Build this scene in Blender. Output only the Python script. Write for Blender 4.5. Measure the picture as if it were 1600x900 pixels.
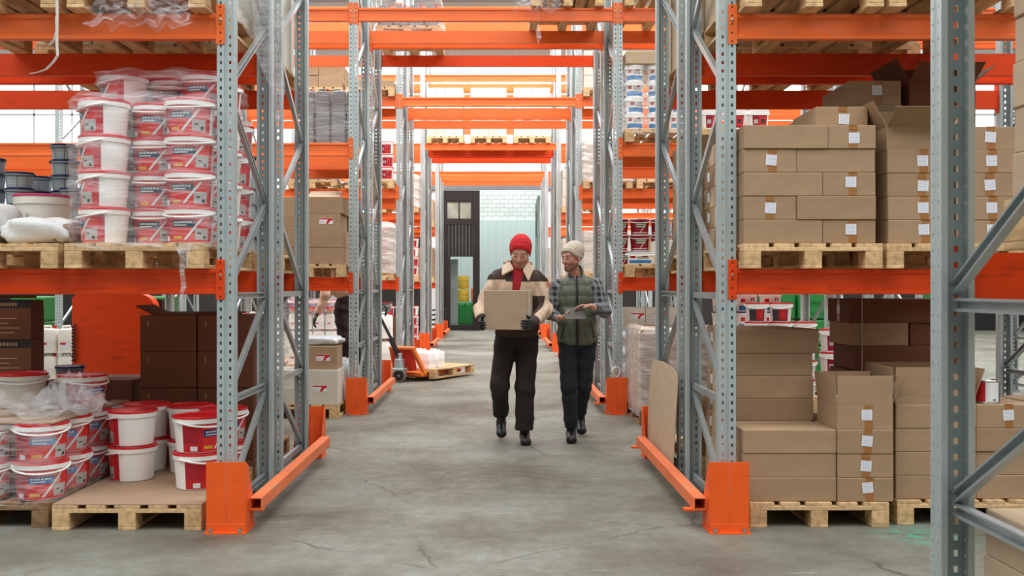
import bpy, bmesh, math, random
import numpy as np
from mathutils import Vector, Matrix
random.seed(7)
PI = math.pi
for o in list(bpy.data.objects): bpy.data.objects.remove(o, do_unlink=True)
C = bpy.context.scene.collection
SC = bpy.context.scene

# ------------------------------------------------------------------ camera, world, light, exposure
F = 1560.0            # focal length in pixels of the 1600 px wide frame
CAMZ = 1.4
cam_data = bpy.data.cameras.new('camera'); cam = bpy.data.objects.new('camera', cam_data); C.objects.link(cam)
cam.location = (0, 0, CAMZ); cam.rotation_euler = (PI/2, 0, 0)
cam_data.sensor_width = 36; cam_data.lens = 36*F/1600
cam_data.shift_x = 25/1600; cam_data.shift_y = -2/1600
cam_data.clip_end = 200
cam_data.dof.use_dof = True; cam_data.dof.focus_distance = 8.3; cam_data.dof.aperture_fstop = 6.3
SC.camera = cam
SC.view_settings.view_transform = 'Standard'; SC.view_settings.look = 'None'
SC.view_settings.gamma = 1.0; SC.view_settings.use_curve_mapping = False
SC.view_settings.exposure = 0.0
SC.cycles.transparent_max_bounces = 14
SC.cycles.max_bounces = 8

world = bpy.data.worlds.new('world'); SC.world = world; world.use_nodes = True
bg = world.node_tree.nodes['Background']
bg.inputs[0].default_value = (0.90, 0.96, 1.0, 1); bg.inputs[1].default_value = 0.35

def area(name, loc, sx, sy, power, col=(1, 1, 1), rot=(0, 0, 0)):
    l = bpy.data.lights.new(name, 'AREA'); l.shape = 'RECTANGLE'; l.size = sx; l.size_y = sy
    l.energy = power; l.color = col
    o = bpy.data.objects.new(name, l); o.location = loc; o.rotation_euler = rot; C.objects.link(o)
    return o
# added area lamps under roof openings; the near ones brighten the rack fronts
ROWS = [5.87 + 5.26*k for k in range(5)]
DAY = (0.97, 0.99, 1.0)
for k, (yc, p) in enumerate([(-4.2, 260), (-.2, 880), (3.2, 860), (9.7, 980), (14.95, 1720), (20.2, 1900), (25.5, 1900), (30.6, 1100)]):
    area('added_roof_lamp', (-0.2, yc, 8.6), 24, 2.3, p*1.0, DAY)

# ------------------------------------------------------------------ materials
def new_mat(name):
    m = bpy.data.materials.new(name); m.use_nodes = True
    nt = m.node_tree; b = nt.nodes['Principled BSDF']
    return m, nt, b
def N(nt, t, **kw):
    n = nt.nodes.new(t)
    for k, v in kw.items(): setattr(n, k, v)
    return n
def ramp(nt, src, stops, interp='LINEAR'):
    r = N(nt, 'ShaderNodeValToRGB'); r.color_ramp.interpolation = interp
    el = r.color_ramp.elements
    while len(el) < len(stops): el.new(0.5)
    for e, (p, c) in zip(el, stops):
        e.position = p; e.color = (*c, 1) if len(c) == 3 else c
    nt.links.new(src, r.inputs[0]); return r
def srgb(r, g, b):
    f = lambda c: (c/255/12.92) if c/255 <= .04045 else ((c/255+.055)/1.055)**2.4
    return (f(r), f(g), f(b))
def mix(nt, fac, a, b, mode='MIX'):
    m = N(nt, 'ShaderNodeMix', data_type='RGBA', blend_type=mode)
    for k, v in ((0, fac), (6, a), (7, b)):
        if hasattr(v, 'is_linked') or hasattr(v, 'links'): nt.links.new(v, m.inputs[k])
        elif k == 0: m.inputs[0].default_value = v
        else: m.inputs[k].default_value = (*v, 1)
    return m.outputs[2]
def mat(name, col, rough=.6, metal=0, var=.12, scale=6, bump=0, bscale=60, stretch=(1, 1, 1), spec=.5, dirt=None, dscale=2.5, coord='Object'):
    """plain paint / plastic / cloth with a soft mottling of its own colour and optional worn patches"""
    m, nt, b = new_mat(name)
    tc = N(nt, 'ShaderNodeTexCoord'); mp = N(nt, 'ShaderNodeMapping'); mp.inputs['Scale'].default_value = stretch
    nt.links.new(tc.outputs[coord], mp.inputs[0])
    nz = N(nt, 'ShaderNodeTexNoise'); nz.inputs['Scale'].default_value = scale; nz.inputs['Detail'].default_value = 3
    nt.links.new(mp.outputs[0], nz.inputs[0])
    lo = tuple(max(0, c*(1-var)) for c in col); hi = tuple(min(1, c*(1+var)) for c in col)
    r = ramp(nt, nz.outputs[0], [(.3, lo), (.7, hi)])
    out = r.outputs[0]
    if dirt:
        n2 = N(nt, 'ShaderNodeTexNoise'); n2.inputs['Scale'].default_value = dscale; n2.inputs['Detail'].default_value = 8; n2.inputs['Roughness'].default_value = .7
        nt.links.new(mp.outputs[0], n2.inputs[0])
        r2 = ramp(nt, n2.outputs[0], [(.56, (0, 0, 0)), (.70, (1, 1, 1))])
        out = mix(nt, r2.outputs[0], out, dirt)
    nt.links.new(out, b.inputs['Base Color'])
    b.inputs['Roughness'].default_value = rough; b.inputs['Metallic'].default_value = metal
    b.inputs['Specular IOR Level'].default_value = spec
    if bump:
        n3 = N(nt, 'ShaderNodeTexNoise'); n3.inputs['Scale'].default_value = bscale; n3.inputs['Detail'].default_value = 4
        nt.links.new(mp.outputs[0], n3.inputs[0])
        bp = N(nt, 'ShaderNodeBump'); bp.inputs['Strength'].default_value = bump; bp.inputs['Distance'].default_value = .01
        nt.links.new(n3.outputs[0], bp.inputs['Height']); nt.links.new(bp.outputs[0], b.inputs['Normal'])
    return m
M = {}
M['red_orange'] = mat('red_orange_paint', srgb(236, 74, 18), .45, 0, .07, 3, spec=.35, dirt=srgb(186, 60, 24), dscale=3.5, stretch=(1, 6, 6))  # its use on inner upper beams paints in their shade
M['orange'] = mat('pale_orange_paint', srgb(242, 110, 42), .38, 0, .08, 3, spec=.5, dirt=srgb(214, 120, 70), dscale=3.5, stretch=(1, 6, 6))
M['orange_light'] = mat('orange_gloss_paint', srgb(246, 128, 52), .4, 0, .06, 4, dirt=srgb(210, 120, 70))
M['guard'] = mat('scuffed_orange_paint', srgb(244, 94, 20), .5, 0, .08, 5, dirt=srgb(204, 112, 66), dscale=5, bump=.15)
M['rail'] = mat('worn_orange_rail_paint', srgb(238, 118, 64), .5, 0, .1, 6, dirt=srgb(205, 138, 100), dscale=6, stretch=(1, .4, 1))
M['redplate'] = mat('red_paint', srgb(206, 44, 18), .45, 0, .08, 3)
M['galv'] = mat('galvanised_steel', srgb(178, 190, 190), .5, .35, .1, 9, stretch=(1, 1, .25), spec=.6)
M['galv_dark'] = mat('galvanised_steel_brace', srgb(170, 180, 182), .38, .6, .08, 12)
M['bolt'] = mat('zinc_bolt', srgb(180, 180, 175), .35, .8, .05)
M['dark'] = mat('dark_void', (.012, .011, .01), .7, 0, .1)
M['black'] = mat('black_plastic', (.015, .016, .018), .4, 0, .1)
M['rubber'] = mat('dark_grey_rubber', srgb(58, 56, 54), .7, 0, .12)
M['wheel_rim'] = mat('beige_grey_tyre', srgb(142, 134, 120), .6, 0, .1)
M['white_pl'] = mat('white_plastic', srgb(248, 247, 243), .34, 0, .03, 5)
M['bone_pl'] = mat('translucent_white_plastic', srgb(232, 228, 216), .45, 0, .05, 7)
M['red_pl'] = mat('red_plastic', srgb(214, 24, 34), .28, 0, .06, 6)
M['pink_pl'] = mat('pink_plastic', srgb(206, 60, 112), .35, 0, .05)
M['blue_pl'] = mat('dark_blue_plastic', srgb(24, 44, 92), .3, 0, .05)
M['teal_pl'] = mat('grey_blue_plastic', srgb(186, 204, 212), .4, 0, .06)
M['grey_pl'] = mat('grey_plastic', srgb(120, 122, 124), .4, 0, .06)
M['red_lab'] = mat('red_printed_label', srgb(196, 28, 42), .42, 0, .06, 9)
M['bright_lab'] = mat('bright_red_label', srgb(222, 44, 44), .42, 0, .06, 9)
M['wine_lab'] = mat('wine_red_label', srgb(150, 22, 50), .42, 0, .06, 9)
M['teal_lab'] = mat('teal_print', srgb(28, 78, 100), .42)
M['blue_lab'] = mat('blue_print', srgb(36, 122, 186), .42)
M['navy_lab'] = mat('navy_print', srgb(34, 60, 130), .42)
M['green_lab'] = mat('green_print', srgb(86, 130, 84), .42)
M['yellow_lab'] = mat('yellow_print', srgb(226, 176, 52), .42)
M['paper'] = mat('white_paper', srgb(228, 228, 230), .6, 0, .03)
M['greylab'] = mat('grey_print', srgb(186, 182, 178), .5, 0, .1, 20)
M['green'] = mat('green_plastic_crate', srgb(36, 132, 62), .45, 0, .1)
M['yellow'] = mat('yellow_painted_steel', srgb(222, 186, 60), .45)
M['strap'] = mat('white_strapping_band', srgb(214, 208, 198), .5)
M['bag_white'] = mat('white_sack', srgb(212, 212, 210), .5, 0, .07, 10, bump=.5, bscale=14)
M['bag_brown'] = mat('brown_sack_print', srgb(150, 118, 104), .6, 0, .08)
M['bag_clear'] = mat('cloudy_poly_bag', srgb(216, 222, 226), .3, 0, .12, 14, bump=.8, bscale=22)
M['kraft'] = mat('kraft_paper', srgb(176, 138, 104), .75, 0, .08)
M['tin'] = mat('tin_plate', srgb(190, 190, 190), .25, .9, .05)
M['white_wall'] = mat('white_wall_paint', srgb(226, 230, 228), .8, 0, .04, 1.5)
M['roof'] = mat('pale_grey_roof_sheet', srgb(178, 184, 184), .8, 0, .05)
M['door_brown'] = mat('dark_brown_boards', srgb(24, 14, 13), .6, 0, .2, 4, stretch=(6, 6, .5))
M['teal_leaf'] = mat('grey_green_leaf_paint', srgb(140, 156, 148), .6, 0, .08)
M['glass_dirty'] = mat('dusty_window_glass', srgb(156, 160, 144), .35, 0, .25, 3)

def cardboard(name, base, var=.07):
    m, nt, b = new_mat(name)
    tc = N(nt, 'ShaderNodeTexCoord'); oi = N(nt, 'ShaderNodeObjectInfo')
    mp = N(nt, 'ShaderNodeMapping'); mp.inputs['Scale'].default_value = (1, 1, 3)
    nt.links.new(tc.outputs['Object'], mp.inputs[0])
    nz = N(nt, 'ShaderNodeTexNoise'); nz.inputs['Scale'].default_value = 5; nz.inputs['Detail'].default_value = 5
    nt.links.new(mp.outputs[0], nz.inputs[0])
    lo = tuple(c*(1-var) for c in base); hi = tuple(min(1, c*(1+var)) for c in base)
    r = ramp(nt, nz.outputs[0], [(.3, lo), (.7, hi)])
    r2 = ramp(nt, oi.outputs['Random'], [(0, (.90, .88, .86)), (1, (1.0, 1.0, 1.0))])
    o = mix(nt, 1.0, r.outputs[0], r2.outputs[0], 'MULTIPLY')
    nt.links.new(o, b.inputs['Base Color']); b.inputs['Roughness'].default_value = .78
    b.inputs['Specular IOR Level'].default_value = .25
    wv = N(nt, 'ShaderNodeTexWave', wave_type='BANDS', bands_direction='X'); wv.inputs['Scale'].default_value = 40; wv.inputs['Distortion'].default_value = .6
    nt.links.new(tc.outputs['Object'], wv.inputs[0])
    bp = N(nt, 'ShaderNodeBump'); bp.inputs['Strength'].default_value = .12; bp.inputs['Distance'].default_value = .002
    nt.links.new(wv.outputs[1], bp.inputs['Height']); nt.links.new(bp.outputs[0], b.inputs['Normal'])
    return m
M['card'] = cardboard('corrugated_cardboard', srgb(168, 140, 110))
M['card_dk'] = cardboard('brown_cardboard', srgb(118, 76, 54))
M['card_pale'] = cardboard('pale_cardboard', srgb(196, 172, 144))
M['card_white'] = cardboard('whitish_carton', srgb(216, 210, 196), .03)
M['sheet'] = cardboard('chipboard_sheet', srgb(178, 150, 124))

def tape_mat():
    m, nt, b = new_mat('brown_packing_tape')
    b.inputs['Base Color'].default_value = (*srgb(160, 108, 58), 1); b.inputs['Roughness'].default_value = .28
    return m
M['tape'] = tape_mat()
def label_mat():
    """white sticker with rows of fine bluish print"""
    m, nt, b = new_mat('printed_sticker')
    tc = N(nt, 'ShaderNodeTexCoord'); mp = N(nt, 'ShaderNodeMapping'); mp.inputs['Scale'].default_value = (1, 1, 1)
    nt.links.new(tc.outputs['Generated'], mp.inputs[0])
    sx = N(nt, 'ShaderNodeSeparateXYZ'); nt.links.new(mp.outputs[0], sx.inputs[0])
    mul = N(nt, 'ShaderNodeMath', operation='MULTIPLY'); mul.inputs[1].default_value = 9; nt.links.new(sx.outputs[2], mul.inputs[0])
    fr = N(nt, 'ShaderNodeMath', operation='FRACT'); nt.links.new(mul.outputs[0], fr.inputs[0])
    gt = N(nt, 'ShaderNodeMath', operation='GREATER_THAN'); gt.inputs[1].default_value = .5; nt.links.new(fr.outputs[0], gt.inputs[0])
    nz = N(nt, 'ShaderNodeTexNoise'); nz.inputs['Scale'].default_value = 30; nt.links.new(tc.outputs['Generated'], nz.inputs[0])
    g2 = N(nt, 'ShaderNodeMath', operation='GREATER_THAN'); g2.inputs[1].default_value = .46; nt.links.new(nz.outputs[0], g2.inputs[0])
    # keep a clean margin round the print
    ax = N(nt, 'ShaderNodeMath', operation='SUBTRACT'); ax.inputs[1].default_value = .5; nt.links.new(sx.outputs[0], ax.inputs[0])
    ab = N(nt, 'ShaderNodeMath', operation='ABSOLUTE'); nt.links.new(ax.outputs[0], ab.inputs[0])
    lt = N(nt, 'ShaderNodeMath', operation='LESS_THAN'); lt.inputs[1].default_value = .42; nt.links.new(ab.outputs[0], lt.inputs[0])
    m1 = N(nt, 'ShaderNodeMath', operation='MULTIPLY'); nt.links.new(gt.outputs[0], m1.inputs[0]); nt.links.new(g2.outputs[0], m1.inputs[1])
    m2 = N(nt, 'ShaderNodeMath', operation='MULTIPLY'); nt.links.new(m1.outputs[0], m2.inputs[0]); nt.links.new(lt.outputs[0], m2.inputs[1])
    o = mix(nt, m2.outputs[0], srgb(232, 233, 236), srgb(172, 180, 204))
    nt.links.new(o, b.inputs['Base Color']); b.inputs['Roughness'].default_value = .5
    return m
M['sticker'] = label_mat()
def wood_mat(name, base):
    m, nt, b = new_mat(name)
    tc = N(nt, 'ShaderNodeTexCoord'); oi = N(nt, 'ShaderNodeObjectInfo')
    mp = N(nt, 'ShaderNodeMapping'); mp.inputs['Scale'].default_value = (9, 1.5, 9)
    nt.links.new(tc.outputs['Object'], mp.inputs[0])
    nz = N(nt, 'ShaderNodeTexNoise'); nz.inputs['Scale'].default_value = 3; nz.inputs['Detail'].default_value = 6
    nt.links.new(mp.outputs[0], nz.inputs[0])
    r = ramp(nt, nz.outputs[0], [(.3, tuple(c*.62 for c in base)), (.55, base), (.75, tuple(min(1, c*1.15) for c in base))])
    r2 = ramp(nt, oi.outputs['Random'], [(0, (.84, .80, .75)), (1, (1.1, 1.06, 1.02))])
    o = mix(nt, 1.0, r.outputs[0], r2.outputs[0], 'MULTIPLY')
    nt.links.new(o, b.inputs['Base Color']); b.inputs['Roughness'].default_value = .8; b.inputs['Specular IOR Level'].default_value = .2
    bp = N(nt, 'ShaderNodeBump'); bp.inputs['Strength'].default_value = .3; bp.inputs['Distance'].default_value = .003
    nt.links.new(nz.outputs[0], bp.inputs['Height']); nt.links.new(bp.outputs[0], b.inputs['Normal'])
    return m
M['wood'] = wood_mat('pallet_wood', srgb(222, 190, 146))
M['wood_block'] = wood_mat('pallet_block_wood', srgb(218, 184, 138))
M['wood_old'] = wood_mat('weathered_pallet_wood', srgb(150, 118, 88))

def film_mat(name, lo, hi, tint=(.92, .92, .94)):
    m, nt, b = new_mat(name)
    tc = N(nt, 'ShaderNodeTexCoord'); mp = N(nt, 'ShaderNodeMapping'); mp.inputs['Scale'].default_value = (2.2, 2.2, 16)
    nt.links.new(tc.outputs['Object'], mp.inputs[0])
    nz = N(nt, 'ShaderNodeTexNoise'); nz.inputs['Scale'].default_value = 2.2; nz.inputs['Detail'].default_value = 7; nz.inputs['Roughness'].default_value = .65
    nz.inputs['Distortion'].default_value = .8
    nt.links.new(mp.outputs[0], nz.inputs[0])
    r = ramp(nt, nz.outputs[0], [(.42, (lo,)*3), (.72, (hi,)*3)])
    nt.links.new(r.outputs[0], b.inputs['Alpha'])
    b.inputs['Base Color'].default_value = (*tint, 1); b.inputs['Roughness'].default_value = .16
    b.inputs['Specular IOR Level'].default_value = .8
    bp = N(nt, 'ShaderNodeBump'); bp.inputs['Strength'].default_value = .7; bp.inputs['Distance'].default_value = .012
    nt.links.new(nz.outputs[0], bp.inputs['Height']); nt.links.new(bp.outputs[0], b.inputs['Normal'])
    return m
M['film'] = film_mat('clear_stretch_film', .05, .42)
M['film_pink'] = film_mat('pale_stretch_film', .30, .75, (.94, .87, .86))
M['dark_backing'] = mat('dark_depth_panel', srgb(38, 35, 33), .8)  # dark colour standing in for the dim depths behind the racks
def glow(name, col, st):
    m, nt, b = new_mat(name); b.inputs['Emission Color'].default_value = (*col, 1); b.inputs['Emission Strength'].default_value = st; b.inputs['Base Color'].default_value = (.8, .8, .8, 1); return m
M['glow_sheet'] = glow('added_glowing_sheet', (.95, .98, 1), 1.25)  # glow added to brighten the far wall
M['film_loose'] = film_mat('crumpled_clear_film', .06, .40)

def floor_mat():
    m, nt, b = new_mat('worn_concrete')
    g = N(nt, 'ShaderNodeNewGeometry'); P = g.outputs['Position']
    def noise(scale, detail=6, rough=.6, dist=0, src=None):
        n = N(nt, 'ShaderNodeTexNoise'); n.inputs['Scale'].default_value = scale; n.inputs['Detail'].default_value = detail
        n.inputs['Roughness'].default_value = rough; n.inputs['Distortion'].default_value = dist
        nt.links.new(src or P, n.inputs[0]); return n
    n1 = noise(.75, 7, .62)
    c1 = ramp(nt, n1.outputs[0], [(.36, srgb(98, 90, 78)), (.5, srgb(120, 118, 105)), (.64, srgb(138, 140, 129))])
    n2 = noise(9, 8, .75)
    c2 = ramp(nt, n2.outputs[0], [(.3, (.74, .74, .74)), (.65, (1.08, 1.08, 1.08))])
    o = mix(nt, .8, c1.outputs[0], c2.outputs[0], 'MULTIPLY')
    # brown stains
    n3 = noise(2.6, 6, .7, .6)
    r3 = ramp(nt, n3.outputs[0], [(.60, (0, 0, 0)), (.76, (.6, .6, .6))])
    o = mix(nt, r3.outputs[0], o, srgb(116, 98, 80))
    # pale chalky scuffs
    mp = N(nt, 'ShaderNodeMapping'); mp.inputs['Scale'].default_value = (1, 3.2, 1); mp.inputs['Rotation'].default_value = (0, 0, .12)
    nt.links.new(P, mp.inputs[0])
    n4 = noise(2.0, 9, .78, 0, mp.outputs[0])
    r4 = ramp(nt, n4.outputs[0], [(.60, (0, 0, 0)), (.72, (.55, .55, .55))])
    o = mix(nt, r4.outputs[0], o, srgb(200, 200, 192))
    # cracks
    nd = noise(3.2, 4, .6)
    vs = N(nt, 'ShaderNodeVectorMath', operation='MULTIPLY_ADD'); vs.inputs[1].default_value = (.22, .22, 0)
    nt.links.new(nd.outputs[1], vs.inputs[0]); nt.links.new(P, vs.inputs[2])
    vo = N(nt, 'ShaderNodeTexVoronoi', feature='DISTANCE_TO_EDGE'); vo.inputs['Scale'].default_value = .62
    nt.links.new(vs.outputs[0], vo.inputs[0])
    lt = ramp(nt, vo.outputs[0], [(.0, (1, 1, 1)), (.0065, (0, 0, 0))])
    nm = noise(.9, 2); rm = ramp(nt, nm.outputs[0], [(.47, (0, 0, 0)), (.56, (.8, .8, .8))])
    mm = mix(nt, 1.0, lt.outputs[0], rm.outputs[0], 'MULTIPLY')
    o = mix(nt, mm, o, srgb(70, 62, 52))
    # light grit
    n5 = noise(38, 3, .6); r5 = ramp(nt, n5.outputs[0], [(.70, (0, 0, 0)), (.76, (.7, .7, .7))])
    o = mix(nt, r5.outputs[0], o, srgb(196, 190, 178))
    n6 = noise(23, 3, .6); r6 = ramp(nt, n6.outputs[0], [(.69, (0, 0, 0)), (.76, (.5, .5, .5))])
    o = mix(nt, r6.outputs[0], o, srgb(84, 74, 62))
    # turquoise paint spill near the right foreground
    vd = N(nt, 'ShaderNodeVectorMath', operation='DISTANCE'); vd.inputs[1].default_value = (2.42, 5.62, 0); nt.links.new(P, vd.inputs[0])
    rd = ramp(nt, vd.outputs['Value'], [(.0, (1, 1, 1)), (.34, (0, 0, 0))])
    n7 = noise(16, 6, .7); r7 = ramp(nt, n7.outputs[0], [(.47, (0, 0, 0)), (.56, (1, 1, 1))])
    o = mix(nt, mix(nt, 1.0, rd.outputs[0], r7.outputs[0], 'MULTIPLY'), o, srgb(70, 176, 150))
    nt.links.new(o, b.inputs['Base Color'])
    rr = ramp(nt, n2.outputs[0], [(.3, (.72,)*3), (.7, (.5,)*3)]); nt.links.new(rr.outputs[0], b.inputs['Roughness'])
    b.inputs['Specular IOR Level'].default_value = .35
    bp = N(nt, 'ShaderNodeBump'); bp.inputs['Strength'].default_value = .25; bp.inputs['Distance'].default_value = .01
    nt.links.new(n2.outputs[0], bp.inputs['Height']); nt.links.new(bp.outputs[0], b.inputs['Normal'])
    return m
M['floor'] = floor_mat()
def brick_mat():
    m, nt, b = new_mat('white_painted_brick')
    tc = N(nt, 'ShaderNodeTexCoord'); mp = N(nt, 'ShaderNodeMapping'); mp.inputs['Rotation'].default_value = (PI/2, 0, 0)
    nt.links.new(tc.outputs['Object'], mp.inputs[0])
    br = N(nt, 'ShaderNodeTexBrick'); br.inputs['Scale'].default_value = 1.6
    br.inputs['Color1'].default_value = (*srgb(236, 240, 236), 1); br.inputs['Color2'].default_value = (*srgb(224, 228, 224), 1)
    br.inputs['Mortar'].default_value = (*srgb(190, 194, 190), 1); br.inputs['Mortar Size'].default_value = .018
    nt.links.new(mp.outputs[0], br.inputs[0]); nt.links.new(br.outputs[0], b.inputs['Base Color'])
    b.inputs['Roughness'].default_value = .8
    return m
M['brick'] = brick_mat()
def ribbed(name, col):
    m, nt, b = new_mat(name)
    tc = N(nt, 'ShaderNodeTexCoord')
    wv = N(nt, 'ShaderNodeTexWave', wave_type='BANDS', bands_direction='X', wave_profile='SAW'); wv.inputs['Scale'].default_value = 1.2
    nt.links.new(tc.outputs['Object'], wv.inputs[0])
    r = ramp(nt, wv.outputs[1], [(.0, tuple(c*.8 for c in col)), (.08, col), (1, col)])
    nt.links.new(r.outputs[0], b.inputs['Base Color']); b.inputs['Roughness'].default_value = .6
    return m
M['pale_blue'] = ribbed('pale_blue_ribbed_sheet', srgb(214, 232, 230))
M['white_sheet'] = ribbed('white_ribbed_sheet', srgb(236, 240, 238))

# ------------------------------------------------------------------ mesh building
class MB:
    def __init__(s): s.v = []; s.f = []; s.m = []
    def face(s, pts, mi=0):
        k = len(s.v); s.v += [tuple(p) for p in pts]; s.f.append(tuple(range(k, k+len(pts)))); s.m.append(mi)
    def add(s, vs, fs, mi=0, T=None):
        k = len(s.v)
        for p in vs: s.v.append(tuple(T @ Vector(p)) if T else tuple(p))
        for f in fs: s.f.append(tuple(i+k for i in f)); s.m.append(mi)
    def box(s, x0, x1, y0, y1, z0, z1, mi=0, c=0, T=None):
        if c <= 0:
            vs = [(x, y, z) for x in (x0, x1) for y in (y0, y1) for z in (z0, z1)]
            fs = [(0, 1, 3, 2), (4, 6, 7, 5), (0, 4, 5, 1), (2, 3, 7, 6), (0, 2, 6, 4), (1, 5, 7, 3)]
            s.add(vs, fs, mi, T); return
        X = (x0, x1); Y = (y0, y1); Z = (z0, z1); vs = []; idx = {}
        for i in (0, 1):
            for j in (0, 1):
                for k in (0, 1):
                    sx, sy, sz = (1, -1)[i], (1, -1)[j], (1, -1)[k]
                    for a in range(3):
                        p = [X[i]+(sx*c if a != 0 else 0), Y[j]+(sy*c if a != 1 else 0), Z[k]+(sz*c if a != 2 else 0)]
                        idx[i, j, k, a] = len(vs); vs.append(p)
        fs = []
        for i in (0, 1):
            q = [idx[i, 0, 0, 0], idx[i, 1, 0, 0], idx[i, 1, 1, 0], idx[i, 0, 1, 0]]; fs.append(q if i else q[::-1])
            q = [idx[0, i, 0, 1], idx[0, i, 1, 1], idx[1, i, 1, 1], idx[1, i, 0, 1]]; fs.append(q if i else q[::-1])
            q = [idx[0, 0, i, 2], idx[1, 0, i, 2], idx[1, 1, i, 2], idx[0, 1, i, 2]]; fs.append(q if i else q[::-1])
        for i in (0, 1):
            for j in (0, 1):
                fs.append([idx[i, j, 0, 0], idx[i, j, 1, 0], idx[i, j, 1, 1], idx[i, j, 0, 1]])
                fs.append([idx[i, 0, j, 0], idx[i, 1, j, 0], idx[i, 1, j, 2], idx[i, 0, j, 2]])
                fs.append([idx[0, i, j, 1], idx[1, i, j, 1], idx[1, i, j, 2], idx[0, i, j, 2]])
                for k in (0, 1): fs.append([idx[i, j, k, 0], idx[i, j, k, 1], idx[i, j, k, 2]])
        s.add(vs, fs, mi, T)
    def lathe(s, prof, n=28, mi=0, T=None, a0=0, a1=2*PI, sx=1, sy=1):
        full = abs(a1-a0-2*PI) < 1e-6; cnt = n if full else n+1
        vs = []
        for r, z in prof:
            for i in range(cnt):
                a = a0+(a1-a0)*i/n; vs.append((r*math.cos(a)*sx, r*math.sin(a)*sy, z))
        fs = []
        for j in range(len(prof)-1):
            for i in range(n):
                i2 = (i+1) % cnt if full else i+1
                fs.append((j*cnt+i, j*cnt+i2, (j+1)*cnt+i2, (j+1)*cnt+i))
        s.add(vs, fs, mi, T)
    def tube(s, pts, r, n=8, mi=0, rs=None, flat=1.0, caps=True):
        pts = [Vector(p) for p in pts]; vs = []; up = None
        for i, p in enumerate(pts):
            t = (pts[min(i+1, len(pts)-1)]-pts[max(i-1, 0)]).normalized()
            if up is None: up = Vector((0, 0, 1)) if abs(t.z) < .9 else Vector((0, 1, 0))
            a = t.cross(up).normalized(); b = a.cross(t).normalized(); up = b
            rr = rs[i] if rs else r
            for k in range(n):
                an = 2*PI*k/n; vs.append(p+a*math.cos(an)*rr+b*math.sin(an)*rr*flat)
        fs = []
        for i in range(len(pts)-1):
            for k in range(n):
                k2 = (k+1) % n; fs.append((i*n+k, i*n+k2, (i+1)*n+k2, (i+1)*n+k))
        if caps: fs += [tuple(range(n))[::-1], tuple((len(pts)-1)*n+k for k in range(n))]
        s.add(vs, fs, mi)
    def bar(s, p, q, w, h, mi=0, up=(0, 0, 1), c=0):
        """rectangular bar between two points"""
        p, q = Vector(p), Vector(q); t = (q-p); L = t.length; t.normalize()
        a = t.cross(Vector(up)).normalized(); b = a.cross(t)
        T = Matrix(((t.x, a.x, b.x, p.x), (t.y, a.y, b.y, p.y), (t.z, a.z, b.z, p.z), (0, 0, 0, 1)))
        s.box(0, L, -w/2, w/2, -h/2, h/2, mi, c, T)
    def extrude(s, poly, y0, y1, mi=0, T=None, axis='y'):
        """poly in (x,z), extruded along y"""
        n = len(poly)
        def P(u, w, t): return (u, t, w) if axis == 'y' else ((t, u, w) if axis == 'x' else (u, w, t))
        vs = [P(u, w, y0) for u, w in poly]+[P(u, w, y1) for u, w in poly]
        fs = [tuple(range(n)), tuple(range(2*n-1, n-1, -1))]+[(i, i+n, (i+1) % n+n, (i+1) % n) for i in range(n)]
        s.add(vs, fs, mi, T)
    def mesh(s, name, mats, smooth=0, recalc=True):
        me = bpy.data.meshes.new(name); me.from_pydata(s.v, [], s.f)
        if not isinstance(mats, (list, tuple)): mats = [mats]
        for m in mats: me.materials.append(M[m] if isinstance(m, str) else m)
        me.polygons.foreach_set('material_index', s.m)
        if recalc:
            bm = bmesh.new(); bm.from_mesh(me)
            bmesh.ops.remove_doubles(bm, verts=bm.verts, dist=1e-5)
            bmesh.ops.recalc_face_normals(bm, faces=bm.faces); bm.to_mesh(me); bm.free()
        if smooth:
            me.polygons.foreach_set('use_smooth', [True]*len(me.polygons))
            me.set_sharp_from_angle(angle=math.radians(smooth))
        me.update(); return me
def solid(me, t, offset=-1):
    """give an open sheet its thickness, once, in the mesh"""
    o = bpy.data.objects.new('tmp', me); C.objects.link(o)
    md = o.modifiers.new('s', 'SOLIDIFY'); md.thickness = t; md.offset = offset
    dg = bpy.context.evaluated_depsgraph_get(); r = bpy.data.meshes.new_from_object(o.evaluated_get(dg))
    r.name = me.name; bpy.data.objects.remove(o); return r

def tag(o, label, cat, group=None, kind=None):
    if label: o['label'] = label
    if cat: o['category'] = cat
    if group: o['group'] = group
    if kind: o['kind'] = kind
    return o
def link(name, me, parent=None, loc=(0, 0, 0), rot=(0, 0, 0)):
    o = bpy.data.objects.new(name, me); C.objects.link(o); o.location = loc; o.rotation_euler = rot
    if parent: o.parent = parent
    return o
def parts(parent, spec):
    """spec: list of (name, mesh[, loc, rot, subparts])"""
    for sp in spec:
        nm, me = sp[0], sp[1]; loc = sp[2] if len(sp) > 2 else (0, 0, 0); rot = sp[3] if len(sp) > 3 else (0, 0, 0)
        o = link(nm, me, parent, loc, rot)
        if len(sp) > 4: parts(o, sp[4])
def thing(name, spec, loc, rz, label, cat, group=None, tilt=(0, 0)):
    """one thing: an Empty at its base that parents its parts (or one mesh)"""
    o = link(name, spec if isinstance(spec, bpy.types.Mesh) else None, None, loc, (tilt[0], tilt[1], rz))
    if isinstance(spec, list): parts(o, spec)
    return tag(o, label, cat, group)
def struct(name, me, loc=(0, 0, 0)):
    return tag(link(name, me, None, loc), None, None, None, 'structure')
# ------------------------------------------------------------------ the hall
b = MB(); b.box(-18, 18, -13, 40, -.2, 0); struct('floor', b.mesh('floor', 'floor'))
WY = 32.0
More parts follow.
